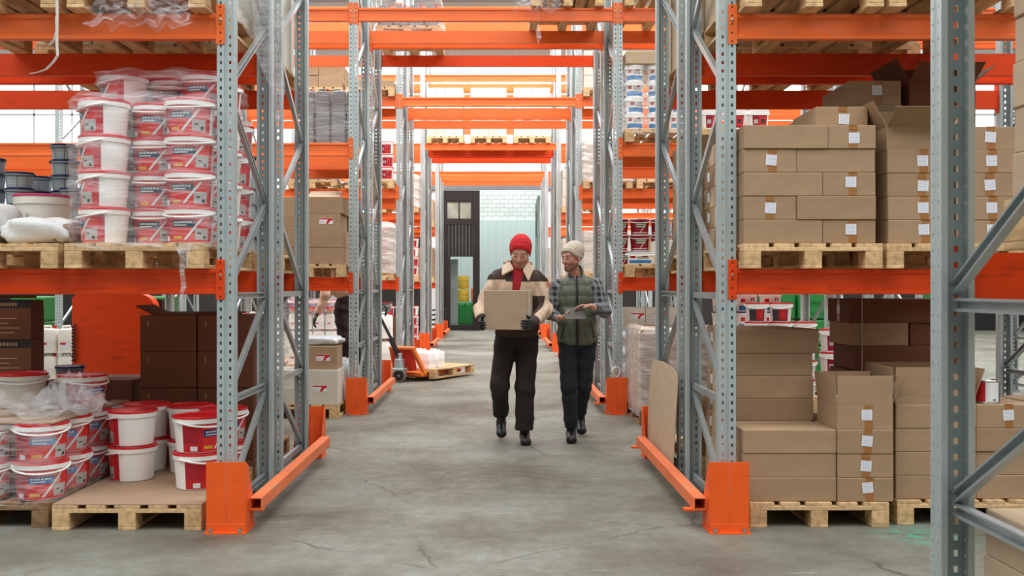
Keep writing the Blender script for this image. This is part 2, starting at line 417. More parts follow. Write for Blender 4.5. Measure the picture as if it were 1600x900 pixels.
# far wall with the tall gateway: opening x -1.8..1.35, z 0..4.6
b = MB(); b.box(-18, -1.85, WY, WY+.3, 0, 9); b.box(1.45, 18, WY, WY+.3, 0, 9); b.box(-1.85, 1.45, WY, WY+.3, 4.55, 9)
struct('wall_back', b.mesh('wall_back', 'white_sheet'))
b = MB(); b.box(-18.3, -18, -13, 40, 0, 9); struct('wall_left', b.mesh('wall_left', 'white_sheet'))
b = MB(); b.box(18, 18.3, -13, 40, 0, 9); struct('wall_right', b.mesh('wall_right', 'white_sheet'))
b = MB(); b.box(-18.3, 18.3, -13.3, -13, 0, 9); struct('wall_front', b.mesh('wall_front', 'white_wall'))
b = MB()
ys = [-13.3, -9.6, -7.4, -5.3, -3.1, -1.3, .9, 2.1, 4.5, 8.5, 10.9, 13.7, 16.2, 19.0, 21.4, 24.3, 26.7, 29.4, 31.8, 40]
for k in range(0, len(ys)-1, 2): b.box(-18.3, 18.3, ys[k], ys[k+1], 9.0, 9.12)
for x in (-17.4, 17.4):
    for k in range(1, len(ys)-1, 2): b.box(x-.9, x+.9, ys[k], ys[k+1], 9.0, 9.12)
struct('ceiling', b.mesh('ceiling', 'roof'))
# added dark panels for the dim depths, added glowing panels high in the far wall
b = MB(); b.box(-17.99, -17.9, 0, 31.9, 0, 3.0); struct('dark_panel_left', b.mesh('dark_panel_left', 'dark_backing'))
b = MB(); b.box(17.9, 17.99, 0, 31.9, 0, 3.0); struct('dark_panel_right', b.mesh('dark_panel_right', 'dark_backing'))
b = MB(); b.box(-17.9, -2.3, WY-.08, WY-.01, 0, 3.2); b.box(1.9, 17.9, WY-.08, WY-.01, 0, 3.2); struct('dark_panel_back', b.mesh('dark_panel_back', 'dark_backing'))
for n_, (xa, xb) in enumerate(((-17.2, -2.6), (2.2, 17.2))):
    b = MB(); b.box(xa, xb, WY-.05, WY-.02, 3.6, 8.6, 0)
    q = int((xb-xa)/1.2)
    for k in range(q+1): x = xa+(xb-xa)*k/q; b.box(x-.03, x+.03, WY-.09, WY-.05, 3.6, 8.6, 1)
    for z in (3.6, 5.2, 6.9, 8.55): b.box(xa, xb, WY-.09, WY-.05, z-.03, z+.03, 1)
    struct(f"glow_panel_{n_+1}", b.mesh('glow_panel', ['glow_sheet', 'white_wall']))
# steel lintel over the gateway
b = MB(); b.box(-2.2, 1.8, WY-.14, WY-.005, 4.5, 4.68, c=.01); struct('trim_1', b.mesh('trim', 'grey_pl'))
# room beyond: white brick above, pale blue ribbed sheet gate below
b = MB(); b.box(-6, 6, 37.6, 37.9, 3.9, 8.5); struct('wall_beyond_upper', b.mesh('wall_beyond_upper', 'brick'))
b = MB(); b.box(-6, 6, 37.5, 37.85, 0, 3.9); struct('wall_beyond_lower', b.mesh('wall_beyond_lower', 'pale_blue'))
area('room_beyond_lamp', (0, 34.9, 8.0), 6, 3, 420, DAY)  # area lamp above the room beyond
# dark brown gate leaf with two small panes and a wicket opening
gy = WY-.02
b = MB()
b.box(-1.84, -1.62, gy-.08, gy, 0.0, 4.48, c=.006); b.box(-.74, -.52, gy-.08, gy, 0, 4.48, c=.006)
b.box(-1.62, -.74, gy-.08, gy, 4.16, 4.48, c=.006); b.box(-1.62, -.74, gy-.08, gy, 3.38, 3.52, c=.006)
for k in range(8):
    x = -1.62+.11*k; b.box(x+.003, x+.107, gy-.06, gy-.02, 2.36, 3.38, c=.004)
b.box(-1.62, -.74, gy-.08, gy, 0, .18, c=.006); b.box(-1.62, -1.46, gy-.07, gy, .18, 2.36, c=.006)
gl = link('door_1', b.mesh('gate_leaf', 'door_brown')); gl['kind'] = 'structure'
b = MB()
for x0, x1 in ((-1.62, -1.56), (-1.2, -1.16), (-.8, -.74)): b.box(x0, x1, gy-.075, gy-.01, 3.52, 4.16)
b.box(-1.62, -.74, gy-.07, gy-.02, 3.52, 3.58); b.box(-1.62, -.74, gy-.07, gy-.02, 4.1, 4.16)
link('sash', b.mesh('sash', 'door_brown'), gl)
for x0, x1 in ((-1.56, -1.2), (-1.16, -.8)):
    b = MB(); b.box(x0, x1, gy-.045, gy-.035, 3.58, 4.1); link('pane', b.mesh('pane', 'glass_dirty'), gl)
# right leaf folded outwards
b = MB(); b.box(1.36, 1.42, WY+.3, WY+1.9, 0, 4.35, c=.01); b.box(1.33, 1.36, WY+.4, WY+.5, .2, 4.2); b.box(1.33, 1.36, WY+1.7, WY+1.8, .2, 4.2)
gr = link('door_2', b.mesh('gate_leaf_right', 'teal_leaf')); gr['kind'] = 'structure'
b = MB(); b.box(1.335, 1.36, WY+.6, WY+1.6, 3.1, 3.9); link('pane', b.mesh('pane', 'dark'), gr)

# ------------------------------------------------------------------ pallet racking
UW, UD = .10, .075      # upright width and depth
FD = 1.05; GAP = .24; BH = .15
LEV = [1.505, 3.005, 4.51, 6.0]
HT = 7.4
def upright_mesh(h, name='upright'):
    """rolled omega post: slotted front face (facing -y), perforated flanks, return lips"""
    b = MB(); p = .05
    xs = [(-.05, 0), (-.034, 0), (-.021, 0), (-.009, 0), (-.006, .006), (.006, .006), (.009, 0), (.021, 0), (.034, 0), (.05, 0)]
    nz = int(h/p)
    for k in range(nz):
        z0, z1, z2 = k*p, k*p+.02, (k+1)*p
        for i in range(len(xs)-1):
            (xa, ya), (xb, yb) = xs[i], xs[i+1]
            slot = i in (1, 6) if False else i in (1, 7)
            if not slot: b.face([(xa, ya, z0), (xb, yb, z0), (xb, yb, z1), (xa, ya, z1)])
            b.face([(xa, ya, z1), (xb, yb, z1), (xb, yb, z2), (xa, ya, z2)])
    for sx in (-1, 1):
        ys_ = [0, .014, .020, .030, .045, .052, .058, UD]
        offs = [.05, .05, .05, .046, .046, .05, .05, .05]
        for k in range(nz//1):
            z0, z1, z2 = k*p, k*p+.008, (k+1)*p
            for i in range(len(ys_)-1):
                hole = i in (1, 5)
                A = (sx*offs[i], ys_[i]); B = (sx*offs[i+1], ys_[i+1])
                if not hole: b.face([(*A, z0), (*B, z0), (*B, z1), (*A, z1)])
                b.face([(*A, z1), (*B, z1), (*B, z2), (*A, z2)])
        b.face([(sx*.05, UD, 0), (sx*.05, UD, h), (sx*.032, UD, h), (sx*.032, UD, 0)])
    me = b.mesh(name, 'galv'); return solid(me, .0022, 0)
UP_TALL = upright_mesh(HT); UP_LOW = upright_mesh(4.6)
def foot_mesh():
    b = MB(); b.box(-.07, .07, -.02, UD+.03, 0, .008, c=.002); b.box(-.045, .045, .012, UD-.01, .008, .07)
    for x in (-.057, .057): b.lathe([(0, .008), (.011, .008), (.011, .02), (0, .02)], 6, 0, Matrix.Translation((x, UD+.012, 0)))
    return b.mesh('foot_plate', 'galv_dark')
FOOT = foot_mesh()
def channel(p, q, name):
    """C-section brace between two points in the y-z plane"""
    b = MB(); p, q = Vector(p), Vector(q); t = (q-p).normalized(); n = Vector((1, 0, 0)); u = t.cross(n).normalized()
    for off in (-.02, .02):
        pass
    prof = [(-.014, -.02), (-.014, .02), (.014, .02), (.014, .012), (-.008, .012), (-.008, -.012), (.014, -.012), (.014, -.02)]
    vs = [p+n*a+u*c for a, c in prof]+[q+n*a+u*c for a, c in prof]; k = len(prof)
    b.add(vs, [tuple(range(k))[::-1], tuple(range(k, 2*k))]+[(i, (i+1) % k, (i+1) % k+k, i+k) for i in range(k)])
    return b.mesh(name, 'galv_dark')
def brace_set(h):
    out = []; y0, y1 = UD-.02, FD-UD+.02
    for z in (.10, .72, 1.345): out.append(('crossbar', channel((0, y0, z), (0, y1, z), 'crossbar')))
    out.append(('diagonal_brace', channel((0, y0, .13), (0, y1, .69), 'diagonal_brace')))
    out.append(('diagonal_brace', channel((0, y0, .75), (0, y1, 1.315), 'diagonal_brace')))
    z = 1.375; up = True
    while z+.6 < h:
        out.append(('diagonal_brace', channel((0, y0 if up else y1, z+.015), (0, y1 if up else y0, z+.585), 'diagonal_brace')))
        z += .6; up = not up
    return out
BR_TALL, BR_LOW = brace_set(HT), brace_set(4.6)
def rack_frame(x, y, flip, tall, label):
    me = UP_TALL if tall else UP_LOW
    spec = [('post', me, (0, 0, .008), (0, 0, 0), []), ('post', me, (0, FD, .008), (0, 0, PI), [])]
    spec += [('foot_plate', FOOT), ('foot_plate', FOOT, (0, FD, 0), (0, 0, PI))]
    spec += [(n, m_) for n, m_ in (BR_TALL if tall else BR_LOW)]
    return thing('rack_upright', spec, (x, y+FD if flip else y, 0), PI if flip else 0, label, 'rack upright', 'upright frames of the pallet racking')

BAR = {}
def crossbar_spec(L, detail, paint='orange'):
    key = (round(L, 3), detail, paint)
    if key in BAR: return BAR[key]
    b = MB()
    prof = [(.004, 0), (0, .004), (0, .024), (.013, .034), (.013, .116), (.002, .124), (0, .127), (0, .146), (.004, .15), (.045, .15), (.045, 0)]   # (y,z)
    b.extrude(prof, -L/2, L/2, 0, axis='x')
    body = b.mesh('bar', paint)
    spec = [('bar', body)]
    if detail:
        for s in (-1, 1):
            b = MB(); xe = s*(L/2)
            x0, x1 = sorted((xe-s*.004, xe+s*.046))
            b.box(x0, x1, -.006, -.001, -.03, .205, c=.001)
            x0, x1 = sorted((xe, xe-s*.006)); b.box(x0, x1, -.006, .05, -.03, .205)
            for k in range(5):
                b.lathe([(.0055, 0), (.0055, .0012), (0, .0012)], 8, 1, Matrix.Translation((xe+s*.022, -.006, -.012+k*.05)) @ Matrix.Rotation(PI/2, 4, 'X'))
            q = MB(); q.lathe([(.009, 0), (.009, .006), (0, .008)], 8, 0, Matrix.Translation((xe+s*.022, -.006, .088+.025)) @ Matrix.Rotation(PI/2, 4, 'X'))
            spec.append(('end_connector', b.mesh('end_connector', [paint, 'dark']), (0, 0, 0), (0, 0, 0), [('bolt', q.mesh('bolt', 'bolt'))]))
    BAR[key] = spec; return spec
ORD = ['foremost', 'second', 'third', 'rearmost']
LVW = ['first', 'second', 'third', 'fourth']
RWW = ['nearest', 'second', 'third', 'fourth', 'farthest']
def bars(row, xa, xb, levels, where, detail, which=(0, 1, 2, 3)):
    y = ROWS[row]; L = xb-xa
    depth = [(y, 0), (y+FD, PI), (y+FD+GAP, 0), (y+2*FD+GAP, PI)]
    for lv in levels:
        for d in which:
            yy, rz = depth[d]
            yy = yy-.0 if rz == 0 else yy
            thing('rack_crossbar', crossbar_spec(L, detail, 'red_orange' if lv == 0 or (row == 0 and d > 0) or (where == 'spanning aisle' and lv == 2 and ((row == 1 and d == 3) or (row == 3 and d > 0))) else 'orange'), ((xa+xb)/2, yy, LEV[lv]-BH), rz,  # upper beams take paler orange; inner and rear ones redder as painted shade
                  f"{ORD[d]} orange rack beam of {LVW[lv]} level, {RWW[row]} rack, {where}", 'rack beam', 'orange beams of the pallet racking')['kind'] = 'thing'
XL = [-1.59, -4.39, -7.19]; XR = [1.36, 4.16, 6.96]
plan = {0: (1, 1, [0, 1], None), 1: (2, 2, [0, 1, 2], [2]), 2: (2, 2, [0, 1, 2, 3], [2, 3]), 3: (2, 1, [0, 1, 2, 3], [2, 3]), 4: (1, 1, [0, 1, 2], [2, 3])}
for r, (nl, nr, lv, tun) in plan.items():
    y = ROWS[r]
    for side, xs, n in (('left', XL, nl), ('right', XR, nr)):
        for i in range(n+1):
            wh = ['beside the aisle', 'one bay out', 'two bays out'][i]
            for half, yy in ((0, y), (1, y+FD+GAP)):
                rack_frame(xs[i], yy, half == 1, r > 0, f"grey slotted upright frame, {['front', 'rear'][half]} of {RWW[r]} rack, {side} side, {wh}")
        for i in range(n):
            xa, xb = sorted((xs[i], xs[i+1]))
            bars(r, xa+.05, xb-.05, lv, f"{side} of aisle" + (', outer bay' if i else ''), r < 3)
    if tun: bars(r, XL[0]+.05, XR[0]-.05, tun, 'spanning aisle', r < 3)
# foreground rack on the right: only its rear half reaches into the picture
yb = 3.12-FD
rack_frame(1.409, yb, True, False, 'blurred grey slotted upright frame in the right foreground')
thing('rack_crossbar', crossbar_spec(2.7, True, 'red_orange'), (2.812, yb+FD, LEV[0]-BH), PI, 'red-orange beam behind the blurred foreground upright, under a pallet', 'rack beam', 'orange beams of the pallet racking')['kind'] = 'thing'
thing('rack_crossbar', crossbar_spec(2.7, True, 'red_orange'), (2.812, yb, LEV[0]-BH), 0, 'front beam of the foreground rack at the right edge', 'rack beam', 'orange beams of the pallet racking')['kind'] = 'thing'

# post protectors and knee-high rails between them
def guard_spec():
    b = MB(); w, h, t, d = .225, .405, .005, .19
    for x0, x1 in ((0, w/2-.001), (w/2+.001, w)): b.box(x0, x1, -t, 0, .03, h, c=.001)
    b.box(0, w, -t-.002, 0, .0, .055, c=.001)
    for x in (0, w-t):
        poly = [(0, 0), (d, 0), (d, .12), (.06, h-.03), (0, h)]
        b.extrude(poly, x, x+t, 0, axis='x')
    b.box(-.004, w+.004, -.03, d, 0, .008)
    body = b.mesh('guard_plate', 'guard')
    b = MB(); b.lathe([(0, .008), (.014, .008), (.014, .022), (.007, .024), (.007, .034), (0, .034)], 6)
    ab = b.mesh('anchor_bolt', 'bolt')
    return [('guard_plate', body, (0, 0, 0), (0, 0, 0), [('anchor_bolt', ab, (x, -.017, 0)) for x in (.03, w-.03)])]
GS = guard_spec()
def rail_mesh():
    b = MB(); L = 2.36; a, t = .07, .005
    for x0, x1, z0, z1 in ((0, a, 0, t), (0, a, a-t, a), (0, t, t, a-t), (a-t, a, t, a-t)): b.box(x0, x1, 0, L, z0, z1)
    r = b.mesh('rail_tube', 'rail')
    b = MB()
    for y in (.03, L-.09): b.box(-.05, a, y, y+.06, -.012, 0)
    return [('rail_tube', r), ('bracket', b.mesh('bracket', 'guard'))]
RS = rail_mesh()
for r in range(5):
    y = ROWS[r]
    for side, x0, xr in (('left', -1.645, -1.41-.07+.01), ('right', 1.212, 1.14)):
        thing('post_guard', GS, (x0, y-.20, 0), 0, f"orange steel post protector at front foot of {RWW[r]} rack, {side} of aisle", 'post guard', 'orange post protectors')
        thing('post_guard', GS, (x0+.225, y+2*FD+GAP+.10, 0), PI, f"orange steel post protector at rear foot of {RWW[r]} rack, {side} of aisle", 'post guard', 'orange post protectors')
        xr_ = x0+.225+.003 if side == 'left' else x0-.073
        thing('guard_rail', RS, (xr_, y-.13, .115), 0, f"orange square tube rail along foot of {RWW[r]} rack, {side} of aisle", 'guard rail', 'orange rails along the aisle')

# ------------------------------------------------------------------ pallets
PAL = {}
def pallet_spec(w, d, detail, wood='wood'):
    key = (w, d, detail, wood)
    if key in PAL: return PAL[key]
    bw = .1
    def deck(bb):
        rnd = random.Random(3)
        ws = [.145, .112, .148, .112, .145]; gp = (w-sum(ws))/4; xs = [sum(ws[:i])+gp*i for i in range(5)]
        for x, q in zip(xs, ws):
            x2 = x
            b0 = .122; bb.box(x2, x2+q, 0+rnd.random()*.006, d-rnd.random()*.006, b0, .144, c=.002)
    def stringer(bb, y): bb.box(0, w, y, y+.1 if y > .1 and y < d-.2 else y+.1, .1, .122, c=.002)
    def block(bb, x, y): bb.box(x, x+bw+(.0), y, y+.12, .022, .1, c=.003)
    def bottom(bb, x): bb.box(x, x+bw, 0, d, 0, .022, c=.002)
    sy = [0, d/2-.05, d-.1]; sx = [0, w/2-.05, w-.1]
    if detail:
        spec = []
        b = MB(); deck(b); spec.append(('deck', b.mesh('deck', wood)))
        for y in sy: b = MB(); stringer(b, y); spec.append(('stringer', b.mesh('stringer', wood)))
        for x in sx:
            for y in (0, d/2-.06, d-.12): b = MB(); block(b, x, y); spec.append(('block', b.mesh('block', 'wood_block' if wood == 'wood' else wood)))
            b = MB(); bottom(b, x); spec.append(('skid', b.mesh('skid', wood)))
    else:
        b = MB(); deck(b)
        for y in sy: stringer(b, y)
        for x in sx:
            bottom(b, x)
            for y in (0, d/2-.06, d-.12): block(b, x, y)
        spec = b.mesh('pallet', wood)
    PAL[key] = spec; return spec
def pallet(x, y, z, label, w=.8, d=1.2, detail=True, wood='wood', rz=0):
    """x, y: front left corner"""
    return thing('pallet', pallet_spec(w, d, detail, wood), (x, y, z+.0005), rz, label, 'pallet', 'wooden pallets')
PH = .1455

# ------------------------------------------------------------------ cartons
CART = {}
def carton_spec(w, d, h, style, card='card', var=0):
    """front left bottom corner at the origin, front facing -y. styles: plain, end (taped, with sticker), open, side_label"""
    key = (round(w, 3), round(d, 3), round(h, 3), style, card, var)
    if key in CART: return CART[key]
    b = MB(); t = .004
    if style.startswith('open'):
        b.box(0, w, 0, t, 0, h); b.box(0, w, d-t, d, 0, h); b.box(0, t, t, d-t, 0, h); b.box(w-t, w, t, d-t, 0, h); b.box(t, w-t, t, d-t, 0, t)
    else:
        b.box(0, w, 0, d, 0, h, c=.0035)
        b.box(w*.004, w*.996, d/2-.001, d/2+.001, h-.0005, h+.0012)
    spec = [('carton_body', b.mesh('carton_body', card))]
    if style.startswith('open'):
        fl = min(d/2, .17)
        def flap(axis, ang, nm='flap'):
            q = MB()
            L = w if axis in ('f', 'b') else d
            q.box(.002, L-.002, 0, .0035, 0, fl, c=.001)
            T = {'f': ((0, 0, h), (ang, 0, 0)), 'b': ((w, d, h), (ang, 0, PI)), 'l': ((0, d, h), (ang, 0, -PI/2)), 'r': ((w, 0, h), (ang, 0, PI/2))}[axis]
            spec.append((nm, q.mesh('flap', card), T[0], T[1]))
        if style == 'open_up':
            flap('f', .03); flap('l', .12); flap('b', -.1); flap('r', .35)
        else:
            flap('f', 1.0); flap('l', .5); flap('b', -.3); flap('r', .9)
    if style in ('end', 'open_up', 'end_wide'):
        q = MB(); xc = w*(.54, .50, .57, .52, .55)[var]
        q.box(xc-.024, xc+.024, -.0012, -.0002, .004, h-.003)
        if style != 'open_up': q.box(xc-.024, xc+.024, -.0012, d*.98, h+.0003, h+.0014)
        spec.append(('tape', q.mesh('tape', 'tape')))
        q = MB(); s = .062 if h < .2 else .07; q.box(-s/2, s/2, -.0010, 0, -s/2, s/2)
        rz = random.uniform(-.09, .09)
        spec.append(('shipping_label', q.mesh('shipping_label', 'sticker'), (xc-.004+(.0, .006, -.008, .010, -.004)[var], -.0018, h*(.55, .50, .60, .46, .53)[var]), (0, rz, 0)))
        if var in (1, 3):      # crumpled end of the tape
            q = MB(); q.extrude([(-.026, 0), (.02, -.004), (.027, .012), (.0, .02), (-.02, .013)], -.0028, -.0014); spec.append(('tape_end', q.mesh('tape_end', 'tape'), (xc, 0, h*.82)))
    if style == 'side_label':
        # sticker and tape on the left flank too
        q = MB(); q.box(-.0012, -.0002, d/2-.024, d/2+.024, .004, h-.003); spec.append(('tape', q.mesh('tape', 'tape')))
        q = MB(); q.box(-.0022, -.0014, -.031, .031, -.031, .031); spec.append(('shipping_label', q.mesh('shipping_label', 'sticker'), (0, d/2, h*.55)))
    if style == 'logo':
        q = MB(); q.box(0, .15, -.0012, -.0002, 0, .066, 0); q.box(0, .12, -.0018, -.0012, .050, .064, 1)
        q.extrude([(.072, .002), (.098, .002), (.112, .026), (.134, .040), (.148, .042), (.148, .064), (.128, .064), (.100, .052), (.084, .032)], -.0024, -.0012, 1)
        q.box(.006, .05, -.0017, -.0012, .012, .018, 2); q.box(.006, .044, -.0017, -.0012, .026, .031, 2)
        spec.append(('printed_label', q.mesh('printed_label', ['paper', 'red_lab', 'greylab']), (w*.36, 0, h*.38)))
        q = MB(); q.box(w*.52, w*.60, -.001, -.0002, .003, h-.003); spec.append(('tape', q.mesh('tape', card)))
    if style == 'logo_lid':
        pass
    if style == 'banded':
        q = MB(); q.box(.004, w-.004, -.0012, -.0002, h*.80, h*.99, 0)
        for k in range(7): q.box(w*.70+k*.022, w*.70+k*.022+.014, -.002, -.0012, h*.85, h*.93, 1)
        for k in range(4): q.box(w*.66, w*.66+(.16, .20, .12, .18)[k], -.0012, -.0002, h*(.16+k*.12), h*(.19+k*.12), 1)
        q.box(w*.50, w*.54, -.0012, -.0002, h*.2, h*.6, 1)
        spec.append(('printed_band', q.mesh('printed_band', ['black', 'kraft'])))
    if style == 'mark':
        q = MB()
        for k in range(3): q.box(0, .012, -.0009, -.0002, k*.014, k*.014+.009)
        spec.append(('printed_mark', q.mesh('printed_mark', 'kraft'), (w*.13, 0, h*.7)))
    CART[key] = spec; return spec
def carton(x, y, z, w, d, h, style, label, card='card', rz=0, group='cardboard cartons'):
    var = random.randrange(5) if style in ('end', 'open_up') else 0
    return thing('carton', carton_spec(w, d, h, style, card, var), (x+random.uniform(-.0008, .0008), y+random.uniform(-.009, .004), z+.0004), rz, label, 'cardboard box', group)
# ------------------------------------------------------------------ buckets
BK = {}
def bucket_spec(R, h, lid='red_pl', body='white_pl', lab='red_teal', handle='white_pl', n=28, simple=False):
    key = (R, h, lid, body, lab, handle, simple)
    if key in BK: return BK[key]
    if simple: n = 16
    rt, rb = R*.945, R*.83
    rad = lambda z: rb+(rt-rb)*z/h
    b = MB()
    b.lathe([(0, 0), (rb-.006, 0), (rb, .006), (rad(h*.80), h*.80), (R*.975, h*.815), (R*.985, h*.94), (R*.95, h*.945), (rt, h-.010), (0, h-.010)], n)
    body_me = b.mesh('bucket_body', body, 35)
    b = MB()
    b.lathe([(R*.93, h-.014), (R*.995, h-.014), (R*1.0, h-.004), (R*.985, h), (R*.93, h), (R*.91, h-.004), (R*.5, h-.002), (0, h-.001)], n)
    lid_me = b.mesh('lid', lid, 35)
    spec = [('bucket_body', body_me), ('lid', lid_me)]
    if lab:
        def patch(bb, a0, a1, z0, z1, off, mi, k=10):
            """piece of print wrapped on the wall, angles in degrees from the front"""
            k = max(2, int(abs(a1-a0)/9)); k = k if not simple else max(1, k//2)
            for i in range(k):
                q = []
                for a, z in ((a0+(a1-a0)*i/k, z0), (a0+(a1-a0)*(i+1)/k, z0), (a0+(a1-a0)*(i+1)/k, z1), (a0+(a1-a0)*i/k, z1)):
                    an = math.radians(a-90); r = (rad(z*h)+off)/math.cos(math.radians(0)); q.append((r*math.cos(an), r*math.sin(an), z*h))
                bb.face(q, mi)
        def slant(bb, a0, z0, a1, z1, wd, off, mi, k=6):
            for i in range(k):
                q = []
                for t, e in ((i/k, 0), ((i+1)/k, 0), ((i+1)/k, wd), (i/k, wd)):
                    a = a0+(a1-a0)*t+e; z = z0+(z1-z0)*t
                    an = math.radians(a-90); r = rad(z*h)+off; q.append((r*math.cos(an), r*math.sin(an), z*h))
                bb.face(q, mi)
        b = MB(); o = .0012
        if lab in ('red_teal', 'red_blue', 'red_navy'):
            band = {'red_teal': 3, 'red_blue': 4, 'red_navy': 5}[lab]
            patch(b, -80, 84, .04, .795, o, 0)
            patch(b, -30, 70, .04, .795, o*2, 1)                 # brighter main panel
            patch(b, -18, 34, .69, .75, o*3, 2)                  # white headline
            for k in range(7): patch(b, -16+k*7, -12+k*7, .695, .745, o*3.6, 1)
            patch(b, -28, 30, .45, .64, o*3, band)               # coloured name band
            patch(b, -22, 22, .555, .60, o*3.6, 2); patch(b, -22, 10, .485, .515, o*3.6, 2)
            for k in range(5): patch(b, -17+k*8, -15+k*8, .55, .605, o*4.0, band)
            slant(b, 2, .10, 44, .70, 7, o*3.4, 2)               # white slash
            patch(b, 30, 66, .10, .42, o*3, 6); patch(b, 52, 60, .13, .22, o*3.6, 7)
            patch(b, 36, 46, .26, .30, o*3.6, 7)
            patch(b, -26, -2, .12, .20, o*3, 8)                  # yellow mark
            for k in range(8): patch(b, -80, -40, .68-k*.055, .70-k*.055, o*2.2, 9)
            patch(b, -60, -42, .07, .20, o*2.6, 2)
            mats = ['red_lab', 'bright_lab', 'paper', 'teal_lab', 'blue_lab', 'navy_lab', 'greylab', 'black', 'yellow_lab', 'wine_lab']
        elif lab == 'wine':
            patch(b, -120, 120, .04, .79, o, 0)
            patch(b, -24, 44, .42, .74, o*2, 1); patch(b, -18, 36, .47, .52, o*3, 2); patch(b, -18, 30, .60, .65, o*3, 2)
            slant(b, 0, .12, 40, .7, 6, o*3, 2); patch(b, -50, 60, .08, .14, o*2, 2)
            mats = ['wine_lab', 'green_lab', 'paper']
        elif lab == 'tub':
            patch(b, -60, 60, .08, .34, o, 0); patch(b, -10, 40, .42, .62, o, 1); patch(b, -46, -20, .5, .7, o, 2); patch(b, 10, 34, .62, .76, o*1.5, 3)
            mats = ['blue_lab', 'greylab', 'red_lab', 'wine_lab']
        elif lab == 'photo':
            patch(b, -45, 45, .08, .74, o, 0); patch(b, -8, 36, .18, .66, o*2, 1); patch(b, 2, 26, .30, .52, o*3, 2); patch(b, -36, -14, .3, .5, o*2, 3)
            mats = ['wine_lab', 'bright_lab', 'rubber', 'greylab']
        elif lab == 'cookie':
            patch(b, -50, 40, .06, .70, o, 0); patch(b, -10, 34, .12, .66, o*2, 1); patch(b, 4, 26, .25, .5, o*3, 2); patch(b, -50, 40, .66, .72, o*2, 3)
            mats = ['rubber', 'red_lab', 'bright_lab', 'paper']
        elif lab == 'grid':
            for k in range(4): patch(b, -60, 70, .18+k*.17, .187+k*.17, o, 0)
            for a in (-58, -4, 40): patch(b, a, a+1.6, .06, .78, o, 0)
            mats = ['rubber']
        elif lab == 'large':
            patch(b, -62, -38, .52, .60, o, 0); patch(b, -58, -40, .36, .50, o, 1); patch(b, -14, -4, .52, .62, o, 3)
            patch(b, 26, 66, .48, .54, o, 2); patch(b, 26, 66, .28, .33, o, 2); patch(b, -20, 2, .30, .34, o, 2); patch(b, 30, 60, .38, .42, o, 3)
            mats = ['yellow_lab', 'black', 'pink_pl', 'greylab']
        spec.append(('printed_label', b.mesh('printed_label', mats, 60)))
    if handle and not simple:
        b = MB(); pts = []
        for k in range(13):
            t = PI*k/12; a = .32
            x = R*1.02*math.cos(PI-t); yy = -R*1.04*math.sin(t); z = h*.86-math.sin(t)*h*.14
            pts.append((x, yy, z))
        b.tube(pts, .0062 if handle == 'white_pl' else .003, 6, 0)
        for s in (-1, 1): b.lathe([(0, -.006), (.011, -.006), (.011, .006), (0, .006)], 8, 0, Matrix.Translation((s*R*1.0, 0, h*.86)) @ Matrix.Rotation(PI/2, 4, 'Y'))
        spec.append(('handle', b.mesh('handle', handle, 50)))
    BK[key] = spec; return spec
def bucket(x, y, z, R, h, label, group, rz=0, cat='bucket', **kw):
    return thing('bucket', bucket_spec(R, h, **kw), (x, y, z+.0004), rz, label, cat, group)
LAY = ['bottom', 'second', 'third', 'fourth', 'fifth', 'sixth', 'seventh', 'eighth']

# ------------------------------------------------------------------ canisters, bags, wraps
def canister_spec(w=.19, d=.15, h=.28, mat_='bone_pl', cap='white_pl', label=True):
    b = MB(); r = .03
    def ring(sw, sd, z, n=4):
        pts = []
        for cx, cy, a0 in ((1, 1, 0), (-1, 1, 90), (-1, -1, 180), (1, -1, 270)):
            for k in range(n+1):
                a = math.radians(a0+90*k/n); pts.append((cx*(sw/2-r)+r*math.cos(a), cy*(sd/2-r)+r*math.sin(a), z))
        return pts
    zs = [(1, 0), (1, .01), (.97, .04), (.97, h*.4), (.985, h*.43), (.97, h*.46), (.97, h*.80), (.9, h*.86), (.62, h*.90)]
    rings = [ring(max(w*s, .07), max(d*s, .065), z) for s, z in zs]; n = len(rings[0])
    vs = [p for rg in rings for p in rg]
    fs = [(j*n+i, j*n+(i+1) % n, (j+1)*n+(i+1) % n, (j+1)*n+i) for j in range(len(rings)-1) for i in range(n)]
    fs += [tuple(range(n))[::-1], tuple((len(rings)-1)*n+i for i in range(n))]
    b.add(vs, fs)
    b.tube([(-w*.34, 0, h*.84), (-w*.30, 0, h*.97), (w*.06, 0, h*.985), (w*.10, 0, h*.86)], .012, 8)
    body = b.mesh('canister_body', mat_, 40)
    b = MB(); b.lathe([(0, h*.88), (.02, h*.88), (.02, h), (0, h)], 12, 0, Matrix.Translation((w*.27, 0, 0)))
    spec = [('canister_body', body), ('cap', b.mesh('cap', cap, 40))]
    if label:
        b = MB(); b.box(-w*.3, w*.3, -d*.487-.001, -d*.487, h*.15, h*.38, 0); b.box(-w*.3, w*.0, -d*.487-.0015, -d*.487, h*.3, h*.38, 1)
        spec.append(('printed_label', b.mesh('printed_label', ['paper', 'red_lab'])))
    return spec
CAN = canister_spec(); CAN_RED = canister_spec(cap='red_pl'); CAN_GREY = canister_spec(mat_='grey_pl', cap='red_pl', label=False)
CAN_BIG = canister_spec(.26, .24, .42, 'white_pl', 'red_pl', False)
CAN_PLAIN = canister_spec(.25, .22, .27, 'white_pl', 'white_pl', False)

